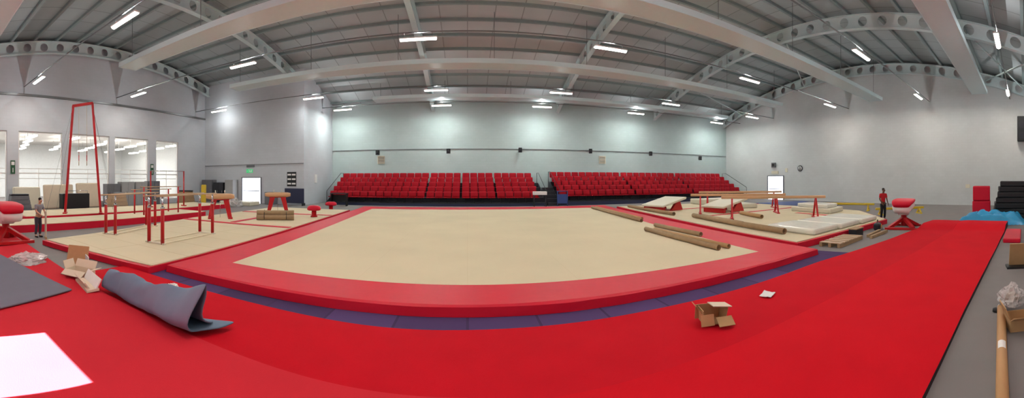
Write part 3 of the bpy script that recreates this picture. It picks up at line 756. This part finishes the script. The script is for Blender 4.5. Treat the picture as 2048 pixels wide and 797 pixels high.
for x in (-0.5, 0.5): m = MB(); m.tube([(x, -0.28, 0.03), (x, -0.27, 0.2), (x, 0, 0.44), (x, 0.27, 0.2), (x, 0.28, 0.03)], 0.012, 5); m.build('strap', BLACK, root)
def mushroom(px, py, z, r, label):
    x, y = at(px, py, z)
    root = thing('mushroom_trainer', label, 'training mushroom', (x, y, z))
    m = MB(); m.lathe([(r * 0.85, 0.32), (r, 0.36), (r, 0.42), (r * 0.9, 0.5), (r * 0.6, 0.55), (r * 0.05, 0.57)], 22); m.build('dome', REDPAD, root)
    m = MB(); m.lathe([(r * 0.5, 0.0), (r * 0.5, 0.05), (r * 0.35, 0.07), (r * 0.35, 0.32)], 16); m.build('pedestal', REDPAINT, root)
mushroom(628, 434, 0.18, 0.34, 'red topped training mushroom near the far end of the left border')
mushroom(662, 421, 0.0, 0.38, 'red domed training mushroom left of the seating stand')

# ------------------------------------------------------------------ grey folded mat in foreground
root = thing('folded_foam_mat', 'large grey foam mat folded over on itself in the left foreground', 'mat', (-4.1, 3.22, 0.1), math.radians(-3))
prof = [(0.50, 0.02), (0.4, 0.03), (0.25, 0.025), (0.05, 0.02), (-0.12, 0.03), (-0.19, 0.10), (-0.19, 0.2), (-0.13, 0.34), (-0.06, 0.45), (0.01, 0.52), (0.08, 0.5), (0.09, 0.4), (0.05, 0.27), (0.07, 0.16), (0.17, 0.09), (0.26, 0.07)]
NU = 40; vs = []; fs = []
for i in range(NU + 1):
    u = i / NU; x = -1.1 + 2.2 * u
    dip = 0.12 * math.exp(-((u - 0.45) / 0.1) ** 2) + 0.16 * math.exp(-((u - 0.82) / 0.07) ** 2)
    H = 0.7 + 0.36 * u - dip + (0.22 * max(0, (u - 0.88) / 0.12))
    for j, (y, z) in enumerate(prof):
        flap = max(0, 1 - (1 - u) / 0.25) if j < 3 else 1
        yy = y if j >= 3 else 0.05 + (y - 0.05) * (0.3 + 0.7 * flap)
        nn = 0.12 * noise.noise(Vector((x * 2.1, j * 0.4, 1.0))) + 0.045 * noise.noise(Vector((x * 6, j * 0.9, 5.0)))
        w = min(1, z * 4)
        skew = 0.14 * (z / 0.5) * max(0, (u - 0.8) / 0.2)
        vs.append((x + skew + (0.16 * flap if j < 3 else 0), yy * (0.8 + 0.25 * u) + nn * w, max(0.012, z * H + nn * 0.6 * w)))
P = len(prof)
for i in range(NU):
    for j in range(P - 1): a = i * P + j; fs.append((a, a + P, a + P + 1, a + 1))
m = MB(); m.add(vs, fs, True); m.build('foam_sheet', GREYMAT, root, solid=0.03, sub=1)
m = MB(); vs = []
for j, (y, z) in enumerate(prof[3:14]): vs.append((-1.11, y * 0.8, z * 0.66 + 0.01))
vs.append((-1.38, 0.1, 0.05)); nvs = len(vs) - 1
m.add(vs, [(j, j + 1, nvs) for j in range(nvs - 1)], True); m.build('tucked_end', GREYMAT, root, solid=0.03)

def openbox(loc, rz, w, d, h, mat, inner, label, flaps, name='cardboard_box'):
    root = thing(name, label, 'cardboard box', loc, rz)
    t = 0.012
    m = MB(); m.box((0, 0, t), (w, d, t)); m.box((-w / 2, 0, h / 2), (t, d, h)); m.box((w / 2, 0, h / 2), (t, d, h)); m.box((0, -d / 2, h / 2), (w, t, h)); m.box((0, d / 2, h / 2), (w, t, h)); m.build('body', mat, root)
    for (side, ang) in flaps:
        L = (d if side in 'EW' else w); fl = min(w, d) * 0.5
        m = MB()
        if side == 'E': m.box((w / 2 + fl / 2 * math.cos(ang), 0, h + fl / 2 * math.sin(ang)), (fl, L, t), ry=-ang)
        if side == 'W': m.box((-w / 2 - fl / 2 * math.cos(ang), 0, h + fl / 2 * math.sin(ang)), (fl, L, t), ry=ang)
        if side == 'N': m.box((0, d / 2 + fl / 2 * math.cos(ang), h + fl / 2 * math.sin(ang)), (L, fl, t), rx=ang)
        if side == 'S': m.box((0, -d / 2 - fl / 2 * math.cos(ang), h + fl / 2 * math.sin(ang)), (L, fl, t), rx=-ang)
        m.build('flap', inner, root)
    return root
openbox((-6.25, 3.25, 0.1), math.radians(25), 0.5, 0.32, 0.13, CARDLIGHT, CARDLIGHT, 'flattened open box with pale flaps on the red carpet', (('E', 0.3), ('W', 1.2), ('S', -0.5), ('N', 1.0)))
root = thing('packing_board', 'long pale folded packing board beside the grey folded mat', 'cardboard', (-5.55, 3.02, 0.105), math.radians(-12))
m = MB(); m.box((0, 0, 0.03), (0.75, 0.22, 0.04), rx=0.1); m.build('base_sheet', CARDLIGHT, root)
m = MB(); m.box((0.0, 0.1, 0.12), (0.74, 0.02, 0.2), rx=-0.5); m.build('rear_fold', WHITE, root)
m = MB(); m.box((-0.05, -0.08, 0.09), (0.68, 0.02, 0.14), rx=0.7); m.build('front_fold', CARDLIGHT, root)
root = thing('cardboard_sheet', 'brown cardboard sheet bent upright behind the opened box', 'cardboard', (-6.85, 3.5, 0.1), math.radians(35))
m = MB(); m.box((0, 0, 0.24), (0.5, 0.015, 0.46), rx=-0.3); m.build('panel', CARD, root)
m = MB(); m.box((0.3, -0.14, 0.16), (0.3, 0.015, 0.3), rz=-0.9); m.build('side_panel', WHITE, root)
def crumple(loc, sx, sy, sz, mat, name, label, cat, seed=0, amp=0.35):
    bm = bmesh.new(); bmesh.ops.create_icosphere(bm, subdivisions=4, radius=1.0)
    for v in bm.verts:
        p = v.co.copy(); f = 1 + amp * noise.noise(p * 1.8 + Vector((seed, 0, 0))) + amp * 0.7 * noise.noise(p * 5 + Vector((0, seed, 0)))
        v.co = Vector((p.x * f * sx, p.y * f * sy, max(-0.02 * sz, p.z * f * sz)))
    me = bpy.data.meshes.new(name); bm.to_mesh(me); bm.free(); me.materials.append(mat)
    o = bpy.data.objects.new(name, me); C.objects.link(o); o.location = (loc[0], loc[1], loc[2] + 0.02 * sz)
    return tag(o, label, cat)
x, y = at(57, 522, 0.1)
crumple((x, y, 0.1), 0.42, 0.42, 0.15, BAG, 'plastic_wrap', 'crumpled clear plastic wrap beyond the flat grey mat', 'plastic wrap', 2)
# sheet of paper
x, y = at(1535, 591, 0.07)
m = MB(); vs = []; fs = []
for i in range(9):
    for j in range(9):
        u, v = i / 8 - .5, j / 8 - .5
        vs.append((u * 0.26, v * 0.2, 0.012 + 0.02 * abs(noise.noise(Vector((u * 5, v * 5, 2)))) + 0.05 * max(0, u + v - .55)))
for i in range(8):
    for j in range(8): a = i * 9 + j; fs.append((a, a + 1, a + 10, a + 9))
m.add(vs, fs, True); tag(m.build('paper_sheet', WHITE, loc=(x, y, 0.072), rz=0.4, solid=0.004), 'small white sheet of paper lying on the red runway', 'paper')
x, y = at(345, 583, 0.1)
crumple((x - 0.1, y + 0.1, 0.06), 0.14, 0.1, 0.12, WHITE, 'crumpled_paper', 'crumpled white paper peeping up behind the grey folded mat', 'paper', 7)
crumple((-16.2, 20.9, 0.0), 0.7, 0.7, 0.7, BAG, 'plastic_wrap', 'pale heap of wrapped things before the bright left door', 'plastic wrap', 9)

x, y = at(1424, 645, 0.07)
root = thing('cardboard_box', 'torn open brown cardboard box on the middle of the red runway', 'cardboard box', (x, y, 0.08), math.radians(-20))
m = MB(); m.box((0.03, 0, 0.012), (0.36, 0.26, 0.012)); m.box((-0.02, 0.13, 0.11), (0.36, 0.01, 0.2), rx=0.15); m.box((0.17, 0.02, 0.1), (0.01, 0.24, 0.2), ry=0.25); m.box((-0.15, 0, 0.1), (0.01, 0.24, 0.19), ry=-0.1); m.build('body', CARD, root)
m = MB(); m.box((0.1, -0.02, 0.225), (0.26, 0.26, 0.01), ry=0.12, rx=-0.1); m.build('lid_flap', CARDLIGHT, root)
m = MB(); m.box((-0.19, 0.05, 0.18), (0.16, 0.2, 0.01), ry=0.9); m.build('side_flap', CARD, root)
m = MB(); m.box((0.12, -0.2, 0.06), (0.22, 0.16, 0.01), rx=0.45); m.build('front_flap', CARD, root)
m = MB(); m.box((-0.12, -0.17, 0.09), (0.18, 0.01, 0.14), rx=-0.3); m.build('torn_flap', CARD, root)

# right foreground
p = Vector((5.35, 0.36, 0)); q = Vector((2.7, 0.17, 0)); mid = (p + q) / 2
root = thing('cardboard_tube', 'long pale cardboard tube with a white label at bottom right', 'cardboard tube', (mid.x, mid.y, 0.002), math.atan2((q - p).y, (q - p).x))
m = MB(); m.pipe((-1.33, 0, 0.062), (1.33, 0, 0.062), 0.062, 0.052, 24); m.build('tube', M('tan_tube', (186, 142, 96), 0.6, var=0.06), root)
m = MB(); m.lathe([(0.001, 0), (0.062, 0.0), (0.064, 0.03), (0.001, 0.031)], 20); m.v = [(-1.35 + v[2], v[0], v[1] + 0.063) for v in m.v]; m.build('end_cap', WHITE, root)
m = MB(); vs = []
for i in range(7):
    a = PI * 0.25 + PI * 0.5 * i / 6
    for xx in (-0.12, 0.06): vs.append((xx, 0.0635 * math.cos(a), 0.062 + 0.0635 * math.sin(a)))
fs = [(2 * i, 2 * i + 1, 2 * i + 3, 2 * i + 2) for i in range(6)]
m.add(vs, fs, True); m.build('label_sticker', WHITE, root)
x, y = at(2022, 622, 0)
crumple((x, y, 0.14), 0.25, 0.2, 0.24, BAG, 'plastic_bag', 'clear plastic bag of packing at the right frame edge', 'plastic bag', 11)
crumple((x + 0.02, y - 0.02, 0.18), 0.13, 0.12, 0.1, CARD, 'parcel', 'brown parcel wrapped inside the clear plastic bag', 'parcel', 3, 0.12)
x, y = at(2040, 652, 0)
openbox((x, y, 0.0), 0.3, 0.36, 0.36, 0.15, CARD, CARD, 'brown cardboard box under the clear plastic bag at right', (('W', 0.5), ('N', 1.2)))
root = thing('leaning_board', 'brown board leaning at the right frame edge beyond the bag', 'board', (8.1, 0.18, 0.0), math.radians(-80))
m = MB(); m.box((0, 0, 0.3), (0.36, 0.03, 0.55), rx=0.35); m.build('panel', CARD, root)
m = MB(); m.box((0, 0.02, 0.02), (0.5, 0.35, 0.04)); m.build('base', BLACK, root)
x, y = at(1990, 624, 0)
m = MB(); m.lathe([(0.05, 0), (0.06, 0.01), (0.055, 0.05), (0.02, 0.06)], 14); tag(m.build('tape_roll', BLACK, loc=(x, y - 0.02, 0.0)), 'small black roll of tape beside the pale tube end', 'tape roll')
def drape(cx, cy, sx, sy, h, mat, label):
    n = 36; vs = []; fs = []
    for i in range(n + 1):
        for j in range(n + 1):
            u, v = i / n * 2 - 1, j / n * 2 - 1
            e = max(abs(u), abs(v)); z = h * min(1, (1 - e) * 4) * (0.8 + 0.7 * noise.noise(Vector((u * 3, v * 3, 4)))) + 0.01 + 0.05 * abs(noise.noise(Vector((u * 9, v * 9, 1))))
            vs.append((u * sx * (1 + 0.06 * noise.noise(Vector((v * 3, 0, 2)))), v * sy * (1 + 0.08 * noise.noise(Vector((u * 3, 5, 2)))), z))
    for i in range(n):
        for j in range(n): a = i * (n + 1) + j; fs.append((a, a + 1, a + n + 2, a + n + 1))
    m = MB(); m.add(vs, fs, True); return tag(m.build('plastic_sheet', mat, loc=(cx, cy, 0.0)), label, 'sheet')
drape(16.4, 1.5, 0.85, 1.5, 0.46, BLUE, 'crumpled bright blue plastic sheet at the end of the runway')
root = thing('mat_stack', 'tall black stack of folded mats at the right frame edge', 'mat stack', (18.5, 0.5, 0.0), math.radians(4))
for k in range(7):
    m = MB(); m.box((0.03 * (k % 2), 0.02 * (k % 3) - 0.05 * k, 0.15 + 0.275 * k), (1.9 - 0.03 * k, 2.4 - 0.04 * k, 0.27), rz=0.03 * ((k * 7) % 3 - 1)); m.build('mat', BLACK, root, bev=0.05)
root = thing('foam_block', 'red padded block standing left of the black mat stack', 'padded block', (19.9, 2.45, 0.0), 0.1)
m = MB(); m.box((0, 0, 0.42), (1.2, 1.0, 0.82)); m.build('lower_block', REDPAD, root, bev=0.05)
m = MB(); m.box((0, 0.0, 1.25), (1.1, 0.95, 0.8)); m.build('upper_block', REDPAD, root, bev=0.05)
slab('crash_mat', [(11.2, 0.15), (13.5, 0.15), (13.5, 0.72), (11.2, 0.7)], 0.0, 0.14, REDPAD, 'small dark red mat beside the near edge of the runway', 'mat', bev=0.03)
root = thing('wooden_pallet', 'wooden pallet on the grey floor against the right landing mat', 'pallet', (9.8, 5.55, 0.0), math.radians(4))
for k in range(6): m = MB(); m.box((-0.75 + 0.3 * k, 0, 0.13), (0.2, 0.7, 0.02)); m.build('deck_board', WOOD, root)
for y in (-0.3, 0, 0.3): m = MB(); m.box((0, y, 0.06), (1.75, 0.09, 0.11)); m.build('bearer', CARDDARK, root)
for i, (px, py, a, L) in enumerate(((11.7, 5.1, 0.05, 1.6), (11.8, 5.35, 0.12, 1.4))):
    m = MB(); m.box((0, 0, 0.05), (L, 0.1, 0.1)); tag(m.build('timber_length', CARDDARK, loc=(px, py, 0.0), rz=a, bev=0.005), ['timber length on the grey floor nearest the red runway', 'shorter timber length between the pallet and the tool bag'][i], 'timber')
root = thing('packing_crate', 'low dark crate beside the pallet against the landing mat', 'crate', (11.2, 5.78, 0.0), 0.05)
m = MB(); m.box((0, 0, 0.13), (0.6, 0.3, 0.26)); m.build('body', DARK, root, bev=0.01)
m = MB(); m.box((0, 0, 0.28), (0.64, 0.34, 0.03)); m.build('lid', CARDDARK, root)
root = thing('tool_bag', 'dark tool bag with a yellow patch beside the wrapped mats', 'bag', (12.9, 5.7, 0.0), 0.3)
m = MB(); m.box((0, 0, 0.15), (0.55, 0.28, 0.28)); m.build('body', DARK, root, bev=0.08)
m = MB(); m.box((0.1, -0.145, 0.16), (0.2, 0.01, 0.12)); m.build('patch', YELLOW, root)
m = MB(); m.tube([(-0.15, 0, 0.27), (-0.12, 0, 0.4), (0.12, 0, 0.4), (0.15, 0, 0.27)], 0.015, 6); m.build('handle', BLACK, root)

# ------------------------------------------------------------------ left background furniture
def cabinet(loc, rz, w, d, h, mat, label, doors=2, name='storage_cabinet'):
    root = thing(name, label, 'cabinet', loc, rz)
    m = MB(); m.box((0, 0, h / 2), (w, d, h)); m.build('body', mat, root, bev=0.01)
    for i in range(doors):
        x = -w / 2 + w / doors * (i + 0.5)
        m = MB(); m.box((x, -d / 2 - 0.012, h / 2), (w / doors - 0.03, 0.02, h - 0.1)); dd = m.build('door', mat, root)
        m = MB(); m.box((x + w / doors * 0.3, -d / 2 - 0.035, h * 0.55), (0.03, 0.03, 0.18)); m.build('handle', CHROME, dd)
for i, (y, mt, h) in enumerate(((14.3, CABGREY, 1.7), (15.6, CABLIGHT, 1.85), (16.9, CABLIGHT, 1.85), (18.2, CABGREY, 1.9))):
    cabinet((-22.4, y, 0), PI / 2, 1.15, 0.6, h, mt, ['dark grey cabinet nearest the leaning cream mats', 'light grey locker, first of the pair under the windows', 'light grey locker, second of the pair under the windows', 'grey cabinet at the right end of the locker row'][i])
for i, (x, w, h, mt) in enumerate(((-21.9, 1.2, 2.0, CABGREY), (-20.5, 1.1, 1.75, DARK), (-19.3, 0.9, 2.0, CABLIGHT), (-15.2, 0.8, 1.0, CABGREY))):
    cabinet((x, 24.6, 0), 0, w, 0.7, h, mt, ['tall grey cupboard in the corner left of the bright door', 'dark low cupboard beside the tall grey cupboard', 'light grey cupboard next to the bright left door', 'low grey cabinet right of the bright left door'][i], 2 if w > 1 else 1)
for i, (y, h, w) in enumerate(((7.6, 1.5, 1.9), (9.9, 1.65, 2.2), (12.2, 1.75, 1.8))):
    root = thing('leaning_mat', ['cream mat leaning below the windows, nearest the pillar', 'cream mat leaning below the windows, middle one', 'cream mat leaning below the windows next to the cabinets'][i], 'mat', (-22.2, y, 0), PI / 2)
    m = MB(); m.box((0, 0.05, h / 2 + 0.02), (w, 0.3, h), rx=-0.12); m.build('mattress', [CREAM, CARDLIGHT, CARDLIGHT][i], root, bev=0.08)
    m = MB(); m.box((0, -0.12, h * 0.35), (w * 0.9, 0.02, 0.05), rx=-0.12); m.build('strap', CARDDARK, root)
root = thing('equipment_trolley', 'black trolley in front of the leaning cream mats', 'trolley', (-20.4, 10.2, 0), PI / 2)
m = MB(); m.box((0, 0, 0.65), (1.9, 0.6, 0.95)); m.build('crate', BLACK, root, bev=0.03)
for s in (-1, 1): m = MB(); m.tube([(s * 0.7, -0.25, 0.1), (s * 0.7, 0.25, 0.1)], 0.1, 12); m.build('wheel', DARK, root)
m = MB(); m.tube([(-0.8, -0.28, 1.05), (-0.8, -0.28, 1.3), (0.8, -0.28, 1.3), (0.8, -0.28, 1.05)], 0.02, 6); m.build('handle', CHROME, root)
def vbox(loc, rz, label, mat):
    root = thing('vaulting_box', label, 'vaulting box', loc, rz)
    for k in range(4):
        w0, w1 = 1.5 - 0.1 * k, 1.42 - 0.1 * k; z0 = 0.26 * k
        m = MB(); m.add([(-w0 / 2, -.4 + .03 * k, z0), (w0 / 2, -.4 + .03 * k, z0), (w0 / 2, .4 - .03 * k, z0), (-w0 / 2, .4 - .03 * k, z0), (-w1 / 2, -.38 + .03 * k, z0 + .245), (w1 / 2, -.38 + .03 * k, z0 + .245), (w1 / 2, .38 - .03 * k, z0 + .245), (-w1 / 2, .38 - .03 * k, z0 + .245)],
            [(3, 2, 1, 0), (4, 5, 6, 7), (0, 1, 5, 4), (1, 2, 6, 5), (2, 3, 7, 6), (3, 0, 4, 7)]); m.build('tier', mat, root)
    m = MB(); m.box((0, 0, 1.08), (1.15, 0.55, 0.1)); m.build('padded_top', DARK, root, bev=0.04)
vbox((-20.8, 6.6, 0), PI / 2, 'dark vaulting box standing left of the black trolley', CABGREY)
vbox((-20.3, 13.4, 0), PI / 2 + 0.2, 'wooden vaulting box standing right of the black trolley', WOOD)
vbox((-20.9, 20.6, 0), 0.7, 'brown vaulting box before the corner of the left wall', CARDDARK)
root = thing('leaning_mat', 'yellow mat standing upright among the grey cupboards', 'mat', (-19.3, 21.0, 0), 0.5)
m = MB(); m.box((0, 0, 0.8), (0.4, 0.14, 1.6), rx=-0.05); m.build('mattress', YELLOW, root, bev=0.04)
m = MB(); m.box((0, -0.1, 0.9), (0.4, 0.02, 0.08)); m.build('strap', DARK, root)
root = thing('notice_screen', 'dark navy folding screen at the foot of the corner block', 'screen', (-12.95, 24.4, 0), 0.0)
m = MB(); m.box((0, 0, 0.75), (1.7, 0.06, 1.15)); m.build('panel', NAVY, root, bev=0.02)
for s in (-1, 1): m = MB(); m.box((s * 0.8, 0, 0.1), (0.06, 0.5, 0.2)); m.build('foot', DARK, root)
root = thing('control_desk', 'dark desk standing beside the left end of the seats', 'desk', (-9.6, 25.4, 0), 0.1)
m = MB(); m.box((0, 0, 0.95), (1.3, 0.6, 0.06)); m.build('desk_top', DARK, root)
for s in (-1, 1): m = MB(); m.box((s * 0.6, 0, 0.46), (0.05, 0.55, 0.92)); m.build('side_panel', BLACK, root)
m = MB(); m.box((0, 0.25, 0.6), (1.15, 0.03, 0.5)); m.build('back_panel', BLACK, root)
slab('crash_mat', [(-18.5, 22.0), (-15.5, 22.0), (-15.5, 23.4), (-18.5, 23.4)], 0.0, 0.3, CREAM, 'cream mat lying before the bright left door', 'mat', bev=0.05)
root = thing('foam_block', 'blue foam block below the window at the left edge', 'padded block', (-21.8, 4.9, 0), 0.1)
m = MB(); m.box((0, 0, 0.5), (0.7, 0.5, 1.0)); m.build('block', BLUE, root, bev=0.05)
m = MB(); m.box((0, 0, 1.12), (0.6, 0.46, 0.24)); m.build('upper_block', BLUE, root, bev=0.05)

# ------------------------------------------------------------------ people
def skinmesh(name, verts, edges, mat, parent, sub=2):
    me = bpy.data.meshes.new(name); me.from_pydata([v[:3] for v in verts], edges, [])
    me.materials.append(mat)
    o = bpy.data.objects.new(name, me); C.objects.link(o); o.parent = parent
    md = o.modifiers.new('skin', 'SKIN'); md.use_smooth_shade = True
    sv = me.skin_vertices[0].data
    for i, v in enumerate(verts):
        r = v[3]; sv[i].radius = (r, v[4] if len(v) > 4 else r)
    sv[0].use_root = True
    m2 = o.modifiers.new('sub', 'SUBSURF'); m2.levels = sub; m2.render_levels = sub
    return o
def person(loc, rz, h, lean, skin, shirt, trousers, label, armpose):
    root = thing('person', label, 'person', loc, rz); k = h / 1.76
    def T(p):  # lean the upper body forward about the hips
        x, y, z = p[:3]
        if z > 0.96:
            a = lean; dy, dz = y, z - 0.96
            y = dy * math.cos(a) + dz * math.sin(a); z = 0.96 + dz * math.cos(a) - dy * math.sin(a)
        return (x * k, y * k, z * k) + tuple(r * k for r in p[3:])
    V = [(0, 0, .96, .12, .10), (0, 0, 1.12, .115, .085), (0, .0, 1.3, .14, .1), (0, -.01, 1.43, .1, .075), (0, .0, 1.51, .05), (0, .02, 1.58, .065), (0, .03, 1.66, .088, .095), (0, .02, 1.72, .07)]
    E = [(i, i + 1) for i in range(7)]
    V.append((0, .13, 1.635, .014)); E.append((6, 8))      # nose
    for s in (-1, 1):
        b = len(V); (ex, ey, ez), (wx, wy, wz) = armpose[0 if s < 0 else 1]
        V += [(s * .175, -.01, 1.42, .058), (s * ex, ey, ez, .042), (s * wx, wy, wz, .028)]
        E += [(3, b), (b, b + 1), (b + 1, b + 2)]
        d = (Vector((s * wx, wy, wz)) - Vector((s * ex, ey, ez))).normalized()
        w = Vector((s * wx, wy, wz)); side = d.cross(Vector((s, 0, 0))); side = side.normalized() if side.length > .1 else Vector((0, 1, 0))
        pm = w + d * .06; V.append((*pm, .03, .018)); E.append((b + 2, b + 3))
        for q, L in enumerate((.075, .085, .08, .062)):
            off = side * (0.028 - 0.019 * q); p1 = w + d * .1 + off; p2 = p1 + d * L * .6; p3 = p2 + d * L * .3 + Vector((-s * .02, 0, 0))
            i0 = len(V); V += [(*p1, .009), (*p2, .008), (*p3, .007)]; E += [(b + 3, i0), (i0, i0 + 1), (i0 + 1, i0 + 2)]
        p1 = w + d * .03 + side * .04; p2 = p1 + d * .04 + side * .015
        i0 = len(V); V += [(*p1, .011), (*p2, .009)]; E += [(b + 3, i0), (i0, i0 + 1)]
    for s in (-1, 1):
        b = len(V)
        V += [(s * .09, 0, .88, .085), (s * .11, .03, .5, .055), (s * .12, -.02, .1, .038), (s * .13, .1, .04, .034)]
        E += [(0, b), (b, b + 1), (b + 1, b + 2), (b + 2, b + 3)]
    VT = [T(v) for v in V]
    skinmesh('body', VT, E, skin, root, 2)
    sv = [V[1], V[2], V[3]]; sv = [(0, 0, .95, .145, .12)] + [(v[0], v[1], v[2], v[3] + .02, v[4] + .02) for v in sv] + [(0, 0, 1.475, .06, .06)]
    se = [(0, 1), (1, 2), (2, 3), (3, 4)]
    for s in (-1, 1):
        (ex, ey, ez), _ = armpose[0 if s < 0 else 1]; b = len(sv)
        sv += [(s * .18, -.01, 1.42, .075), (s * (.18 + (ex - .18) * .8), ey * .8, 1.42 + (ez - 1.42) * .8, .06)]; se += [(3, b), (b, b + 1)]
    skinmesh('shirt', [T(v) for v in sv], se, shirt, root)
    tv = [(0, 0, .97, .135, .115)]; te = []
    for s in (-1, 1):
        b = len(tv); tv += [(s * .09, 0, .87, .105), (s * .11, .03, .5, .075), (s * .12, -.02, .12, .06)]; te += [(0, b), (b, b + 1), (b + 1, b + 2)]
    skinmesh('trousers', [T(v) for v in tv], te, trousers, root)
    for s in (-1, 1):
        skinmesh('shoe', [(s * .12 * k, -.05 * k, .05 * k, .05 * k), (s * .13 * k, .06 * k, .045 * k, .045 * k), (s * .135 * k, .16 * k, .035 * k, .035 * k)], [(0, 1), (1, 2)], BLACK, root)
    skinmesh('hair', [T((0, -.03, 1.66, .09, .095)), T((0, -.01, 1.72, .095, .095)), T((0, .05, 1.755, .05))], [(0, 1), (1, 2)], HAIR, root)
    for s in (-1, 1):
        m = MB(); p = T((s * .035, .118, 1.665)); m.lathe([(.002, -.012), (.011, -.006), (.011, .006), (.002, .012)], 8, p); m.build('eye', BLACK, root)
        m = MB(); p = T((s * .098, .02, 1.65)); m.box(p, (.02 * k, .03 * k, .055 * k)); m.build('ear', skin, root, bev=0.006)
    m = MB(); p = T((0, .118, 1.605)); m.box(p, (.045 * k, .012, .01)); m.build('mouth', M('lips', (150, 84, 76), 0.5), root)
    return root
# the left person faces right across the view, hands on the top of an upright board
x, y = at(76, 475, 0)
a1 = math.radians(-70)
person((x, y, 0), a1, 1.38, 0.2, SKIN, GREYSHIRT, KHAKI, 'person in a grey shirt standing by the left mats holding a board',
       [((.24, .1, 1.2), (.14, .3, 1.1)), ((.24, .1, 1.2), (.14, .3, 1.1))])
fx, fy = -math.sin(a1), math.cos(a1)
root = thing('packing_board', 'pale upright board held by the person in grey', 'board', (x + fx * 0.4, y + fy * 0.4, 0.0), a1 + 1.0)
m = MB(); m.box((0, 0, 0.5), (0.26, 0.03, 0.86)); m.build('panel', CARDLIGHT, root)
m = MB(); m.box((0, 0, 0.035), (0.28, 0.05, 0.07)); m.build('edge_strip', CARD, root)
x, y = at(1766, 441, 0)
person((x, y, 0), math.radians(150), 1.58, 0.05, SKINDARK, REDSHIRT, BLACKCLOTH, 'person in a red shirt and black trousers standing beyond the runway',
       [((.25, .0, 1.17), (.24, .12, .95)), ((.25, .02, 1.17), (.2, .16, .98))])

# ------------------------------------------------------------------ light
w = bpy.data.worlds.new('sky'); S.world = w; w.use_nodes = True
bg = w.node_tree.nodes['Background']; bg.inputs[0].default_value = (0.75, 0.85, 1.0, 1); bg.inputs[1].default_value = 2.0
l = bpy.data.lights.new('sun', 'SUN'); l.energy = 190; l.angle = 0.006; l.color = (1, 1.0, 0.88)
o = bpy.data.objects.new('sun', l); C.objects.link(o); o.location = (-4, -10, 10)
o.rotation_euler = Vector((0.1, 1.0, -0.786)).to_track_quat('-Z', 'Y').to_euler()

# ------------------------------------------------------------------ camera
c = bpy.data.cameras.new('camera'); c.type = 'PANO'
c.panorama_type = 'CENTRAL_CYLINDRICAL'
c.central_cylindrical_range_u_min = -1024 / F; c.central_cylindrical_range_u_max = 1024 / F
c.central_cylindrical_range_v_min = (YH - 797) / F; c.central_cylindrical_range_v_max = YH / F
c.central_cylindrical_radius = 1.0
o = bpy.data.objects.new('camera', c); C.objects.link(o)
o.location = (0, 0, CH); o.rotation_euler = (PI / 2, 0, -(1024 - X0) / F)
S.camera = o
